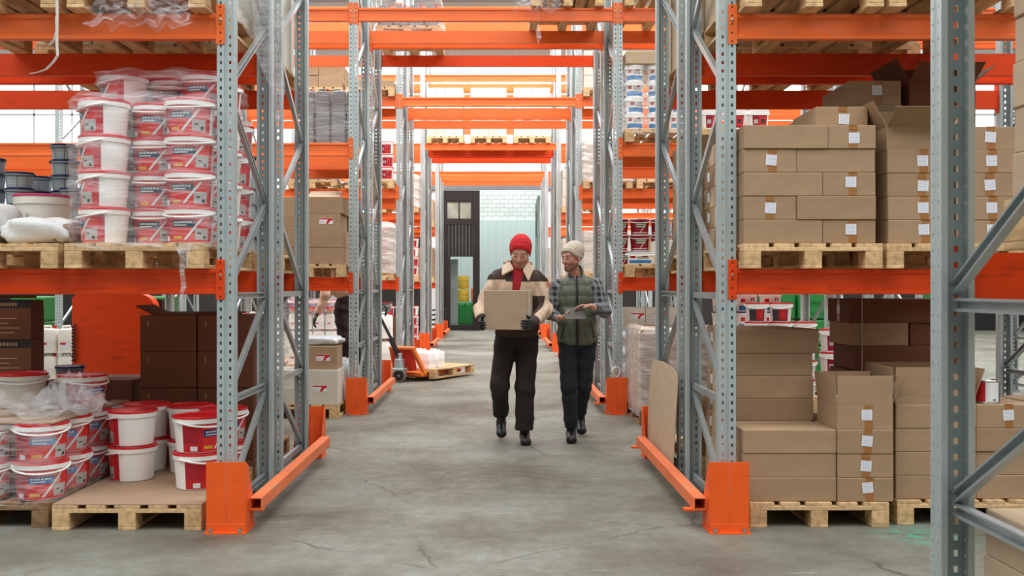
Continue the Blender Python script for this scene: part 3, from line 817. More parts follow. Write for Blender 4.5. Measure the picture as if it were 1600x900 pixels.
def blob_mesh(name, w, d, h, seed, m_, sub=4, amp=.2, flat=True):
    """a filled sack lying down: superellipsoid with folds"""
    rnd = random.Random(seed); b = MB(); nu, nv = 40, 20
    ph = [rnd.random()*6 for _ in range(6)]
    vs = []
    for j in range(nv+1):
        v = -PI/2+PI*j/nv
        for i in range(nu):
            u = 2*PI*i/nu
            e = .38; sp = lambda t, e: math.copysign(abs(t)**e, t)
            x = sp(math.cos(v), .55)*sp(math.cos(u), e); y = sp(math.cos(v), .55)*sp(math.sin(u), e); z = sp(math.sin(v), .6)*(1-.35*abs(math.cos(v)*math.cos(u))**3)
            f = 1+amp*(.35*math.sin(5*u+ph[0]+3*z)+.3*math.sin(9*x+ph[1])*math.cos(7*y+ph[2])+.2*math.sin(14*u+ph[3])*math.cos(6*v+ph[4]))
            vs.append((x*w/2*f, y*d/2*f, max(0, h/2+z*h/2*f)))
    fs = [(j*nu+i, j*nu+(i+1) % nu, (j+1)*nu+(i+1) % nu, (j+1)*nu+i) for j in range(nv) for i in range(nu)]
    b.add(vs, fs); return b.mesh(name, m_, 80)

def wrap_mesh(w, d, z0, z1, seed, m_='film', flare=.0, amp=.012, lean=0, top=True):
    """stretch film drawn round a load: a rounded, pinched and rippled sleeve closed over the top edge"""
    rnd = random.Random(seed); n = 96; m = 30; r = .09
    ph = [rnd.random()*6.28 for _ in range(8)]
    base = []
    per = []
    for cx, cy, a0 in ((1, 1, 0), (-1, 1, 90), (-1, -1, 180), (1, -1, 270)):
        for k in range(7): a = math.radians(a0+90*k/6); base.append((cx*(w/2-r)+r*math.cos(a), cy*(d/2-r)+r*math.sin(a)))
    # resample evenly
    L = [0]
    for k in range(len(base)): p, q = base[k], base[(k+1) % len(base)]; L.append(L[-1]+math.hypot(q[0]-p[0], q[1]-p[1]))
    pts = []
    for i in range(n):
        s = L[-1]*i/n; k = max(j for j in range(len(base)) if L[j] <= s+1e-9); t = (s-L[k])/max(1e-6, L[k+1]-L[k]); p, q = base[k], base[(k+1) % len(base)]
        pts.append((p[0]+(q[0]-p[0])*t, p[1]+(q[1]-p[1])*t))
    b = MB(); vs = []; H = z1-z0
    for j in range(m+1):
        t = j/m; z = z0+H*t
        for i, (x, y) in enumerate(pts):
            a = i/n*2*PI
            rip = amp*(.5*math.sin(22*t+5*math.sin(a+ph[0]))+.35*math.sin(47*t+9*a+ph[1])+.35*math.sin(13*a+ph[2]+6*t)+.2*math.sin(31*a+ph[3]))
            s = 1+rip/(w/2)+flare*max(0, (.06-t))*8
            if t > .93: s *= 1-(t-.93)*1.2
            vs.append((x*s, y*s, z+.012*math.sin(9*a+ph[4])*(1 if j in (0, m) else .3)))
    fs = [(j*n+i, j*n+(i+1) % n, (j+1)*n+(i+1) % n, (j+1)*n+i) for j in range(m) for i in range(n)]
    if top:
        k = len(vs); 
        for i, (x, y) in enumerate(pts): vs.append((x*.72, y*.72, z1+.004*math.sin(7*i)))
        fs += [(m*n+i, m*n+(i+1) % n, k+(i+1) % n, k+i) for i in range(n)]
    b.add(vs, fs); return b.mesh('stretch_film', m_, 80)
def film(x, y, w, d, z0, z1, label, seed=1, **kw):
    """x, y: centre of the load"""
    return thing('stretch_film', wrap_mesh(w, d, 0, z1-z0, seed, **kw), (x, y, z0), 0, label, 'plastic wrap', 'stretch film round pallet loads')
def crumple(name, w, d, h, seed, m_='film_loose', n=34):
    """a crumpled sheet of film"""
    rnd = random.Random(seed); ph = [rnd.random()*6.28 for _ in range(10)]; b = MB(); vs = []
    for j in range(n+1):
        for i in range(n+1):
            u, v = i/n-.5, j/n-.5
            z = h*(.5+.25*math.sin(17*u+5*v+ph[0])+.22*math.sin(23*v-9*u+ph[1])+.18*math.sin(41*u+ph[2])*math.cos(37*v+ph[3])+.12*rnd.random())
            e = 1+.12*math.sin(9*math.atan2(v, u)+ph[4])
            vs.append((u*w*e+.02*math.sin(30*v+ph[5]), v*d*e+.02*math.sin(28*u+ph[6]), max(0.001, z*(1-3.2*max(abs(u), abs(v))**3*1.6))))
    fs = [(j*(n+1)+i, j*(n+1)+i+1, (j+1)*(n+1)+i+1, (j+1)*(n+1)+i) for j in range(n) for i in range(n)]
    b.add(vs, fs); return b.mesh(name, m_, 80)

# ================================================================== LEFT NEAREST RACK
Y1 = ROWS[0]; ZL1 = LEV[0]; ZL2 = LEV[1]
# --- floor, pallet with a chipboard sheet and loose buckets
pallet(-2.55, 5.73, 0, 'clean floor pallet under chipboard sheet and loose white buckets, beside left post guard', w=.86)
b = MB(); b.box(0, .86, 0, 1.19, 0, .006, c=.001)
thing('chipboard_sheet', b.mesh('chipboard_sheet', 'sheet'), (-2.55, 5.735, PH), 0, 'thin brown board sheet lying on floor pallet under loose red-lidded buckets', 'board sheet')
zs = PH+.0065
loose = [(-2.365, 6.50, 2, -98, 'front left stack'), (-1.86, 6.235, 2, 62, 'front stack beside rack post'), (-2.07, 6.77, 2, 175, 'middle stack'), (-2.39, 6.84, 2, 170, 'back left stack'), (-1.805, 6.61, 2, 30, 'stack behind rack post')]
for x, y, n, a, w_ in loose:
    for k in range(n):
        bucket(x, y, zs+k*.2255, .157, .225, f"white bucket with red lid on chipboard sheet, {['lower', 'upper'][k]} one of {w_}", 'loose buckets on the chipboard sheet', math.radians(a+random.uniform(-6, 6)), lab='red_navy')
# --- floor, wrapped pallet at the left edge
pallet(-3.40, 5.80, 0, 'dark worn pallet on floor under film-wrapped red buckets at left edge', wood='wood_old')
for i, x in enumerate([-3.235, -2.905 - .0, ]):
    pass
for j, y in enumerate([5.96, 6.29, 6.62, 6.95]):
    for i, x in enumerate([-3.24, -2.75+.0]):
        x = [-3.24+.16*0, -2.72][i] if j >= 0 else x
        xs_ = [-3.04, -2.715][i]
        for k in range(2):
            if i == 0 and j > 0: continue
            bucket(xs_, y, PH+k*.2255, .158, .225, f"red-labelled bucket under film on worn floor pallet, {['lower', 'upper'][k]} layer, {['front', 'second', 'third', 'back'][j]} row, {['inner', 'corner'][i]} stack", 'film-wrapped buckets at the left edge', math.radians(24+random.uniform(-5, 5)), lab='red_blue')
for k in range(2): bucket(-3.30+.0, 6.29, PH+k*.2255, .158, .225, f"red-labelled bucket at left picture edge under film on worn floor pallet, {['lower', 'upper'][k]} layer", 'film-wrapped buckets at the left edge', .4, lab='red_blue')
zc = PH+.452
b = MB(); b.box(0, .80, 0, 1.15, 0, .008, c=.001)
thing('cardboard_sheet', b.mesh('cardboard_sheet', 'card'), (-3.385, 5.84, zc), 0, 'cardboard sheet laid over film-wrapped red buckets at left edge', 'cardboard sheet')
film(-3.0, 6.42, .84, 1.24, PH-.02, zc+.02, 'clear film around two layers of red buckets on worn floor pallet at left edge', 3, amp=.008, flare=.02)
zc += .0085
bucket(-3.13, 6.60, zc, .16, .225, 'pale bucket with dark red lid on cardboard sheet at left picture edge', 'loose buckets above the wrapped pallet', .3, lab=None, lid='red_pl', body='bone_pl')
bucket(-2.70, 6.52, zc, .155, .225, 'film-covered bucket with dark red lid and half red label on cardboard sheet', 'loose buckets above the wrapped pallet', -.95+2.0, lab='red_navy', body='bone_pl')
carton(-3.30+.2, 6.80, zc, .42, .17, .15, 'plain', 'low dark carton behind two buckets on left cardboard sheet', 'card_dk')
bucket(-2.93, 6.87, zc+.151, .098, .10, 'small grey tub with dark blue lid behind film on left floor pallet', 'small dark-lidded tubs', .2, lab='grid', lid='blue_pl', body='grey_pl', handle=None)
me = crumple('loose_film', .92, .62, .15, 5)
thing('loose_film', me, (-2.98, 6.18, zc+.002), .25, 'crumpled clear film lying on cardboard sheet between the pale buckets', 'plastic wrap')
me = crumple('loose_film', .36, .30, .24, 8)
thing('loose_film', me, (-2.66, 6.24, zc+.002), .6, 'bunched clear film in front of half red bucket on cardboard sheet', 'plastic wrap')
# --- floor, rear half: dark cartons
YB = Y1+FD+GAP
pallet(-2.60, YB+.06, 0, 'pallet in rear half of nearest left rack under four layers of brown cartons', wood='wood_old', w=.86)
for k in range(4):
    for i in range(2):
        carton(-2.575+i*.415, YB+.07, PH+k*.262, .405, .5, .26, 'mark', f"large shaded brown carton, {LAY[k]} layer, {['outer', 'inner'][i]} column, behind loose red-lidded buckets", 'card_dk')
b = MB()
b.box(0, .62, 0, .30, 0, .004, T=Matrix.Rotation(.05, 4, 'X')); b.extrude([(-.13, .06), (0, 0), (.01, .004), (-.12, .07)], .02, .4)
thing('cardboard_flap_sheet', b.mesh('cardboard_flap_sheet', 'card_dk'), (-2.5, YB+.1, PH+4*.262+.001), 0, 'bent loose cardboard piece lying on top of large shaded brown cartons', 'cardboard piece')
carton(-3.12, YB+.25, PH, .42, .5, .56, 'plain', 'plain brown carton with lighter top between orange machine and shaded cartons', 'card_dk')
pallet(-3.2, YB+.1, 0, 'dark pallet under carton beside orange machine', w=.56, wood='wood_old')
carton(-4.20, YB+.30, PH, .6, .5, 1.1, 'plain', 'tall dark carton hidden behind banded cartons at far left', 'card_dk')
pallet(-4.22, YB+.05, 0, 'dark pallet under two black-striped cartons at left edge', wood='wood_old')
for k in range(4):
    carton(-4.20, YB+.08, PH+k*.29, .83, .2, .288, 'banded', f"dark shaded carton at far left, {LAY[k]} in its stack, black band round its top", 'card_dk')
b = MB(); b.box(0, .86, -.02, .3, 0, .004, T=Matrix.Rotation(-.10, 4, 'Y')); b.box(0, .8, 0, .02, .0, .02)
thing('cardboard_flap_sheet', b.mesh('cardboard_flap_sheet', 'card_dk'), (-4.15, YB+.1, PH+4*.29+.012), 0, 'open dark flap on top of far left carton stack', 'cardboard piece')

# --- first level: film wrapped stack of buckets and odd pallet
ZP = ZL1+PH
pallet(-2.475, 5.72, ZL1, 'wooden pallet on first beam of nearest left rack under wrapped red buckets')
pallet(-3.32, 5.74, ZL1, 'wooden pallet on first beam at left edge under white sacks')
H5 = .2105
cols = [(-2.315, 5.905, 'left'), (-2.06, 6.06, 'middle'), (-1.805, 5.895, 'right')]
for j in range(4):
    for ci, (x, y, nm) in enumerate(cols):
        for k in range(5):
            yy = y+j*.312 if ci != 1 else y+j*.312
            if k == 4 and j == 0: continue
            if j >= 2 and k < 4 and ci != 2: continue
            if j == 3 and k == 4: continue
            if j == 3 and ci != 2: continue
            bucket(x, yy, ZP+k*H5, .149, H5-.0006, f"red-labelled bucket in tall wrapped stack, {LAY[k]} layer, {nm} column, {['front', 'second', 'third', 'back'][j]} row",
                   'wrapped bucket stack on the first beam', math.radians({0: -70, 1: 2, 2: -6}[ci]+random.uniform(-8, 8)), lab='red_teal')
film(-2.06, 6.28, .84, 1.12, ZP-.03, ZP+4*H5+.03, 'clear film round tall stack of red-labelled buckets on first beam, lower four layers', 11, amp=.010, flare=.03)
film(-2.06, 6.42, .76, .82, ZP+4*H5-.02, ZP+5*H5+.015, 'clear film over the set-back top layer of tall red bucket stack', 12, amp=.010)
b = MB()
b.tube([(0, 0, .02), (.015, -.01, -.05), (.0, -.015, -.13), (.012, -.02, -.22), (-.012, -.02, -.30)], .02, 7, rs=[.05, .03, .014, .016, .004], flat=.4)
thing('film_tail', b.mesh('film_tail', 'film_loose', 60), (-1.79, 5.705, ZP-.03), 0, 'twisted tail of clear film hanging over first orange beam beside left post', 'plastic wrap')
# white sacks, pink-lidded bucket, small blue-lidded tubs
b_ = blob_mesh('sack', .44, .34, .155, 3, 'bag_white')
thing('sack', [('sack_body', b_), ('printed_end', blob_mesh('printed_end', .17, .30, .13, 4, 'bag_brown'), (.17, .0, .003))], (-2.70, 5.99, ZP), 0, 'white sack with brown printed end lying on left edge pallet beside wrapped buckets', 'sack', 'sacks on the first beam')
thing('sack', [('sack_body', blob_mesh('sack', .5, .42, .26, 9, 'bag_white'))], (-3.165, 6.02, ZP), 0, 'plain bulging white sack at left picture edge on first beam', 'sack', 'sacks on the first beam')
bucket(-2.915, 6.42, ZP, .178, .335, 'large white bucket with pink lid behind white sack on first beam', 'large buckets', 0, lab='large', lid='pink_pl', body='bone_pl', handle=None)
pallet(-3.95, YB+.03, ZL1, 'pallet in rear half of nearest left rack under small blue-lidded tubs', w=.8)
pallet(-3.12, YB+.03, ZL1, 'pallet in rear half behind wrapped red buckets, holding blue-lidded tubs', w=.8)
SB = .1165
tubs = [(-3.50, YB+.18, 5, 'second stack'), (-3.02, YB+.16, 7, 'tallest stack'), (-3.70, YB+.28, 6, 'left edge stack'), (-3.72+.43, YB+.33, 5, 'dim stack behind'), (-2.78, YB+.30, 5, 'stack beside red buckets'), (-2.80, YB+.06+.0, 4, 'front stack beside red buckets')]
tubs = [(-3.49, YB+.15, 5, 'second stack'), (-3.25, YB+.37, 7, 'tallest stack'), (-3.745, YB+.25, 6, 'left edge stack'), (-3.475, YB+.43, 5, 'dim stack behind'), (-2.99, YB+.40, 6, 'back stack beside red buckets'), (-3.08, YB+.14, 4, 'front stack beside red buckets')]
for x, y, n, nm in tubs:
    for k in range(n):
        bucket(x, y, ZP+k*SB, .105, SB-.0006, f"small dark-blue-lidded pale tub, {LAY[k]} of {nm}, first level", 'small blue-lidded tubs on the first beam', math.radians(random.uniform(-30, 30)), lab='grid', lid='blue_pl', body='teal_pl', handle='black')
pallet(-2.28+.0, YB+.03, ZL1, 'pallet in rear half seen through left rack posts, holding blue-lidded tubs', w=.62)
for x, y, n, nm in [(-1.86, YB+.16, 6, 'inner front'), (-1.86, YB+.40, 5, 'inner second'), (-1.86, YB+.66, 5, 'inner third'), (-1.84, YB+.92, 4, 'inner back')]:
    for k in range(n):
        bucket(x, y, ZP+k*SB, .105, SB-.0006, f"small tub with blue lid seen between left posts, {LAY[k]} of {nm} stack", 'small blue-lidded tubs on the first beam', math.radians(random.uniform(-30, 30)), lab='grid', lid='blue_pl', body='teal_pl', handle='black')
# --- second level: only the undersides show; loads above added tall to block overhead light
for i, (x, w_) in enumerate([(-2.47, 'inner'), (-3.32, 'outer')]):
    for j, (y, hf) in enumerate([(5.74, 'front'), (YB+.02, 'rear')]):
        pallet(x, y, ZL2, f"{w_} pallet on second beam of nearest left rack, {hf} half")
        if True:
            for k in range(2):
                carton(x+.01+k*.4, y+.03, ZL2+PH, .38, 1.1, 1.05, 'plain', f"pale wrapped carton on {w_} pallet of second left beam, {['outer', 'inner'][k]} side, {hf} half", 'card_white')
            if j == 0: film(x+.4, y+.6, .84, 1.24, ZL2+PH-.08, ZL2+PH+1.1, f"loose clear film round pale cartons on second left beam, {w_} pallet", 20+i, m_='film_loose', amp=.02, flare=.05)
me = crumple('loose_film', .55, .2, .10, 15)
thing('loose_film', me, (-2.03, 5.70, ZL2-.03), 0, 'film sagging over second orange beam, nearest left rack', 'plastic wrap', tilt=(PI/2, 0))
b = MB(); 
def ribbon(pts, w_):
    for i in range(len(pts)-1):
        (x0, y0, z0), (x1, y1, z1) = pts[i], pts[i+1]
        b.face([(x0, y0-w_/2, z0), (x0+.012, y0+w_/2, z0), (x1+.012, y1+w_/2, z1), (x1, y1-w_/2, z1)])
ribbon([(0, 0, .35), (.004, 0, .1), (.002, 0, -.05), (.006, 0, -.12), (-.02, 0, -.16), (-.06, 0, -.20), (-.10, 0, -.215), (-.15, 0, -.225)], .01)
ribbon([(0, 0, .1), (.002, 0, .02), (-.012, 0, -.03), (-.04, 0, -.06)], .01)
thing('hanging_strap', solid(b.mesh('hanging_strap', 'strap'), .0012), (-2.515, 5.70, 2.84), 0, 'white plastic strap dangling from second left beam', 'strap')
b = MB(); b.tube([(0, 0, .45), (.03, 0, .25), (.0, 0, .1), (.05, 0, -.05), (.09, 0, -.2), (.075, 0, -.42)], .06, 9, rs=[.10, .11, .08, .07, .04, .01], flat=.5)
thing('film_tail', b.mesh('film_tail', 'film_loose', 60), (-1.50, 6.5, 2.86), 0, 'long bunch of clear film hanging between left rack posts', 'plastic wrap')

# --- orange stacker behind the rack
b = MB(); w, h = .77, 1.20
prof = [(0, 0), (w, 0), (w, h-.14)]+[(w-.14+.14*math.cos(a), h-.14+.14*math.sin(a)) for a in [k*PI/16 for k in range(1, 8)]]+[(w-.12, h), (.04, h), (0, h-.04)]
b.extrude(prof, 0, .14)
pn = b.mesh('body_panel', 'red_orange', 30)
b = MB(); b.box(.02, w-.02, .03, .47, -.06, 0); ch = b.mesh('chassis', 'black')
b = MB(); b.lathe([(0, -.04), (.07, -.04), (.07, .04), (0, .04)], 18, 0, Matrix.Rotation(PI/2, 4, 'Y')); wh = b.mesh('wheel', 'rubber', 40)
b = MB()
for s in (.1, .7): b.box(s-.04, s+.04, .3, .38, 0, 1.15)
ms = b.mesh('mast', 'black')
b = MB(); pts = [(.03+.018*math.cos(t*1.2), -.03+.018*math.sin(t*1.2), .5+t*.006) for t in range(0, 60)]; b.tube(pts, .006, 5); cb = b.mesh('spiral_cable', 'black', 60)
thing('electric_stacker', [('body_panel', pn, (0, 0, .13)), ('chassis', ch, (0, 0, .13)), ('wheel', wh, (.15, .2, .07)), ('wheel', wh, (.65, .2, .07)), ('mast', ms, (0, 0, .13)), ('spiral_cable', cb, (0, 0, .2))],
      (-3.95, 9.3, 0), 0, 'large orange stacker machine panel standing behind nearest left rack', 'stacker truck')

# ================================================================== RIGHT NEAREST RACK
# --- first level
pallet(1.425, 5.74, ZL1, 'wooden pallet on first right beam under five full layers of cartons')
pallet(2.255, 5.76, ZL1, 'second wooden pallet on first right beam, behind blurred foreground post')
LH = .1365; x0 = 1.43
def row(widths): 
    out = []; x = x0
    for w_ in widths: out.append((x, w_)); x += w_+.002
    return out
pat = [([.455, .305], 'pe'), ([.305, .455], 'ep'), ([.455, .305], 'pe'), ([.305, .455], 'ep'), ([.485, .275], 'pe')]
for k, (ws, st) in enumerate(pat):
    for i, (x, w_) in enumerate(row(ws)):
        carton(x, 5.76+random.uniform(0, .012), ZP+k*LH, w_, .305 if st[i] == 'p' else .455, LH-.001, {'p': 'plain', 'e': 'end'}[st[i]], f"{['carton showing its long blank side', 'carton showing taped end with sticker'][st[i] == 'e']}, {LAY[k]} layer, {['left', 'right'][i]} one, on first right pallet", 'card')
    for j in range(2):
        carton(x0, 5.76+.465+j*.33, ZP+k*LH, .46, .32, LH-.001, 'side_label', f"carton on flank of first right pallet seen through posts, {LAY[k]} layer, {['middle', 'back'][j]}", 'card_pale' if (k+j) % 2 else 'card')
carton(1.88+.02, 5.93, ZP+5*LH, .31, .46, LH, 'end', 'taped carton with sticker alone on top of five layers, first right pallet', 'card')
# back stack on the seam between the two pallets
carton(1.93, 6.42, ZP+5*LH, .28, .46, LH, 'plain', 'blank carton behind the single top carton on first right pallet', 'card')
for k in range(7):
    st = 'end' if k == 6 else 'plain'
    carton(2.235, 6.32, ZP+k*.1505, .33, .52, .15, st, f"shaded carton in tall back stack between two right pallets, {LAY[k]} layer", 'card')
for k in range(5):
    for i, x in enumerate([2.275, 2.675]):
        if k == 4 and i == 0: continue
        carton(x, 5.80+(.02 if k == 4 else 0), ZP+k*LH, .385, .48, LH-.001, 'end', f"taped end-on carton with sticker, {LAY[k]} layer, {['left', 'right'][i]} column, second right pallet", 'card')
carton(2.275, 5.82, ZP+4*LH, .385, .48, LH-.001, 'open', 'open carton with raised flaps on top of second right pallet', 'card')
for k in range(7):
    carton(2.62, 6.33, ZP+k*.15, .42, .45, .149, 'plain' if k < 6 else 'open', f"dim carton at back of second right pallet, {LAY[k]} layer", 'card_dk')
# rear half
for i, (x, nm) in enumerate([(1.425, 'inner'), (2.26, 'outer')]):
    pallet(x, YB+.03, ZL1, f"{nm} pallet in rear half on first right beam")
    for k in range(5 if i == 0 else 3):
        carton(x+.01, YB+.05, ZP+k*.17, .78, .9, .169, 'plain', f"wide carton in rear half of first right level, {LAY[k]} layer, {nm} pallet", 'card')
# second level; loads above added tall to block overhead light
for i, (x, nm) in enumerate([(1.425, 'inner'), (2.255, 'outer')]):
    for j, (y, hf) in enumerate([(5.72, 'front'), (YB+.02, 'rear')]):
        pallet(x, y, ZL2, f"{nm} pallet on second right beam, {hf} half, seen from below")
        if True:
            for k in range(2):
                for q in range(3):
                    carton(x+.01, y+.02+q*.385, ZL2+PH+k*.52, .78, .38, .519, 'plain', f"pale carton on {nm} {hf} pallet of second right beam, {['lower', 'upper'][k]} layer, {['front', 'middle', 'back'][q]}", 'card_pale')
# --- floor
pallet(1.475, 5.80, 0, 'pallet on floor right of right orange guard, under cartons', w=.81)
FH = .1395
for k in range(3):
    carton(1.445, 5.84, PH+k*FH, .545, .36, FH-.001, 'plain', f"wide blank carton on right floor pallet, {LAY[k]} layer", 'card')
    carton(1.993, 5.83, PH+k*FH, .325, .36, FH-.001, 'end', f"taped carton with sticker on right floor pallet, {LAY[k]} layer", 'card')
    for j in range(2): carton(1.445, 5.84+.365+j*.34, PH+k*FH, .52, .335, FH-.001, 'side_label', f"flank carton on right floor pallet, {LAY[k]} layer, {['middle', 'back'][j]}", 'card_pale')
    carton(1.99, 6.20, PH+k*FH, .325, .40, FH-.001, 'plain', f"hidden-side carton behind taped column of right floor pallet, {LAY[k]} layer", 'card')
for k in range(4):
    w_ = .52 if k < 3 else .56
    carton(1.455, 6.215+.005*k, PH+(3+k)*FH, w_, .34, (FH-.001) if k < 3 else .15, 'plain', f"narrower blank carton in stepped-back upper stack, {LAY[k]} from the step, right floor pallet", 'card')
    carton(1.455, 6.57, PH+(3+k)*FH, .50, .33, (FH-.001) if k < 3 else .15, 'side_label', f"flank carton behind upper stack on right floor pallet, {LAY[k]} from the step", 'card_pale')
carton(1.993, 5.83, PH+3*FH, .325, .36, .145, 'open_up', 'open carton with upright front flap and sticker on right floor pallet', 'card')
b = MB(); b.lathe([(0, 0), (.10, 0), (.11, .10), (.10, .17), (.04, .175), (0, .175)], 20)
thing('white_tub', b.mesh('white_tub', 'white_pl', 40), (2.14, 6.0, PH+3*FH+.006), 0, 'white lid peeking out of the open carton on right floor pallet', 'tub')
pallet(2.355, 5.86, 0, 'worn pallet on floor behind blurred foreground post, right', w=.82)
pallet(3.22, 5.86, 0, 'pallet on floor at right edge under taped cartons', w=.8)
for k in range(4):
    st = 'end' if k in (0, 2) else 'plain'
    carton(2.36, 5.90, PH+k*FH, .475, .50, FH-.001, st, f"carton in left column of second right floor pallet, {LAY[k]} layer", 'card')
    carton(2.84, 5.91, PH+k*FH, .36, .50, FH-.001, 'end' if k == 3 else 'plain', f"carton right of foreground post on second right floor pallet, {LAY[k]} layer", 'card')
    carton(3.225, 5.91, PH+k*FH, .36, .50, FH-.001, 'plain', f"carton at far right edge on floor pallet, {LAY[k]} layer", 'card')
carton(2.30+.06, 5.90, PH+4*FH, .475, .44, .05, 'open_up', 'open low carton with raised flaps on second right floor pallet', 'card')
b = MB(); b.lathe([(0, 0), (.071, 0), (.073, .004), (.071, .008), (.071, .13), (.074, .134), (.071, .138), (.064, .138), (.062, .132), (0, .132)], 28)
tb = b.mesh('tin_body', 'tin', 35)
b = MB()
for a0, a1, mi in ((-85, -15, 0), (-15, 50, 1)):
    for i in range(6):
        q = []
        for a, z in ((a0+(a1-a0)*i/6, .012), (a0+(a1-a0)*(i+1)/6, .012), (a0+(a1-a0)*(i+1)/6, .126), (a0+(a1-a0)*i/6, .126)):
            an = math.radians(a-90); q.append((.0722*math.cos(an), .0722*math.sin(an), z))
        b.face(q, mi)
for k in range(6):
    q = []
    for a, z in ((-5, .04+k*.013), (35, .04+k*.013), (35, .044+k*.013), (-5, .044+k*.013)):
        an = math.radians(a-90); q.append((.0728*math.cos(an), .0728*math.sin(an), z))
    b.face(q, 2)
for u in range(5):
    q = []
    for a, z in ((18+u*3, .018), (20+u*3, .018), (20+u*3, .028), (18+u*3, .028)):
        an = math.radians(a-90); q.append((.0728*math.cos(an), .0728*math.sin(an), z))
    b.face(q, 3)
thing('paint_tin', [('tin_body', tb), ('printed_label', b.mesh('printed_label', ['red_lab', 'paper', 'greylab', 'black'], 60))], (2.95, 6.0, PH+4*FH+.001), -.30, 'red and white paint tin standing on taped carton at right', 'tin')
# dim strapped stack behind
zb = PH
pallet(2.48, 6.80-.22+.4, 0, 'shaded pallet under strapped dim cartons behind right floor stacks', w=.86, d=1.0, wood='wood_old')
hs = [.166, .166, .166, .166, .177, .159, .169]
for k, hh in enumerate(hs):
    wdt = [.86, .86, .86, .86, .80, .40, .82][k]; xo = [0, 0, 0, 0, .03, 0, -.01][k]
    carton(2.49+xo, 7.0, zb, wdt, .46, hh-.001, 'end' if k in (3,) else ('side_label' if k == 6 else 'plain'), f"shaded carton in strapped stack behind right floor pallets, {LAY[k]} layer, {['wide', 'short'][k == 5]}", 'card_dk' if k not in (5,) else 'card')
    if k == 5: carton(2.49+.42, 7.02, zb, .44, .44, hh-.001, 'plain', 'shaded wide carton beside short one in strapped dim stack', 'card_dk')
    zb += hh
b = MB(); b.box(0, .004, 0, .006, 0, zb-PH+.01, c=.001)
thing('packing_strap', b.mesh('packing_strap', 'strap'), (2.56, 6.985, PH), 0, 'thin pale strap running down front of shaded carton stack', 'strap')
# kraft bag and stuff seen between the posts
b = MB(); b.lathe([(0, 0), (.10, .0), (.115, .05), (.11, .3), (.09, .42), (.05, .46), (0, .44)], 16, sx=1, sy=.7)
thing('paper_bag', b.mesh('paper_bag', 'kraft', 60), (1.60, YB+.32, PH), .3, 'brown paper bag on pallet between right rack posts', 'bag')
pallet(1.45, YB+.1, 0, 'pallet under brown paper bag between right rack posts', w=.8)
# leaning cardboard sheet with curved top
poly = [(0, 0), (1.22, 0), (1.22, .70), (1.19, .775), (1.12, .81), (.6, .825), (.10, .80), (.02, .77), (0, .70)]
b = MB(); b.extrude(poly, 0, .006, axis='x')
thing('cardboard_sheet', b.mesh('cardboard_sheet', 'card_pale'), (1.235, 7.02, .002), 0, 'tall pale cardboard sheet leaning against right rack posts behind orange rail', 'cardboard sheet', tilt=(0, math.radians(3.2)))
# foreground right rack: cartons on its first beam and on the floor
pallet(1.468, 1.69, ZL1, 'blurred pallet on foreground right beam at picture edge')
for k in range(9):
    carton(1.474+.006*(k % 2), 1.72, ZL1+PH+k*.128, .60, 1.13, .127, 'plain', f"blurred pale carton at top right picture edge, {(LAY+['topmost'])[k]} in its stack", 'card_pale')
pallet(1.468, 1.80, 0, 'pallet under blurred cartons in bottom right corner')
zz = PH
for k, hh in enumerate((.225, .225, .14)):
    carton(1.472, 1.86, zz, .62, 1.15, hh-.001, 'plain', f"large blurred carton in bottom right corner, {['lowest', 'middle', 'topmost'][k]} one", 'card_pale'); zz += hh
# ================================================================== SECOND RACK (nearer half A, far half B)
Y2 = ROWS[1]; Y2B = Y2+FD+GAP
Y3 = ROWS[2]; Y4 = ROWS[3]; Y5 = ROWS[4]
# left, first level: tan cartons
pallet(-2.465, Y2-.12, ZL1, 'pallet on first beam of second left rack under tan cartons with flaps', detail=False)
for k in range(4):
    carton(-2.46, Y2-.10, ZP+k*.186, .375, .5, .185, 'mark', f"tan carton on second left rack seen between grey posts, {LAY[k]} layer, left column", 'card')
    carton(-2.08, Y2-.10, ZP+k*.186, .36 if k == 2 else .385, .5, .185, 'logo' if k == 2 else 'mark', f"tan carton on second left rack, {LAY[k]} layer, right column, beside rack post", 'card')
    carton(-2.08+.02, Y2+.42, ZP+k*.186, .385, .5, .185, 'side_label', f"tan carton at back of second left rack pallet, {LAY[k]} layer", 'card')
b = MB(); b.box(0, .36, 0, .24, 0, .004, T=Matrix.Rotation(.35, 4, 'X')); b.box(.30, .46, .0, .2, .03, .034, T=Matrix.Rotation(-.3, 4, 'Y'))
thing('cardboard_flaps', b.mesh('cardboard_flaps', 'card_pale'), (-2.10, Y2-.02, ZP+4*.186+.002), 0, 'raised open flaps above top tan carton on second left rack', 'cardboard piece')
pallet(-3.32, Y2-.10, ZL1, 'second pallet on first beam of second left rack, largely hidden by wrapped buckets', detail=False)
for k in range(3): carton(-3.30, Y2-.08, ZP+k*.2, .77, 1.1, .199, 'plain', f"wide tan carton on outer pallet of second left rack, {LAY[k]} layer", 'card')
pallet(-2.465, Y2B, ZL1, 'pallet in far half of second left rack under grey canisters', detail=False)
for i in range(4):
    for k in range(3): thing('canister', CAN_GREY, (-2.36+i*.195, Y2B+.12, ZP+k*.282), 0, f"grey canister behind tan cartons, {LAY[k]} layer, {['leftmost', 'second', 'third', 'rightmost'][i]} column, second left rack", 'canister', 'grey canisters')
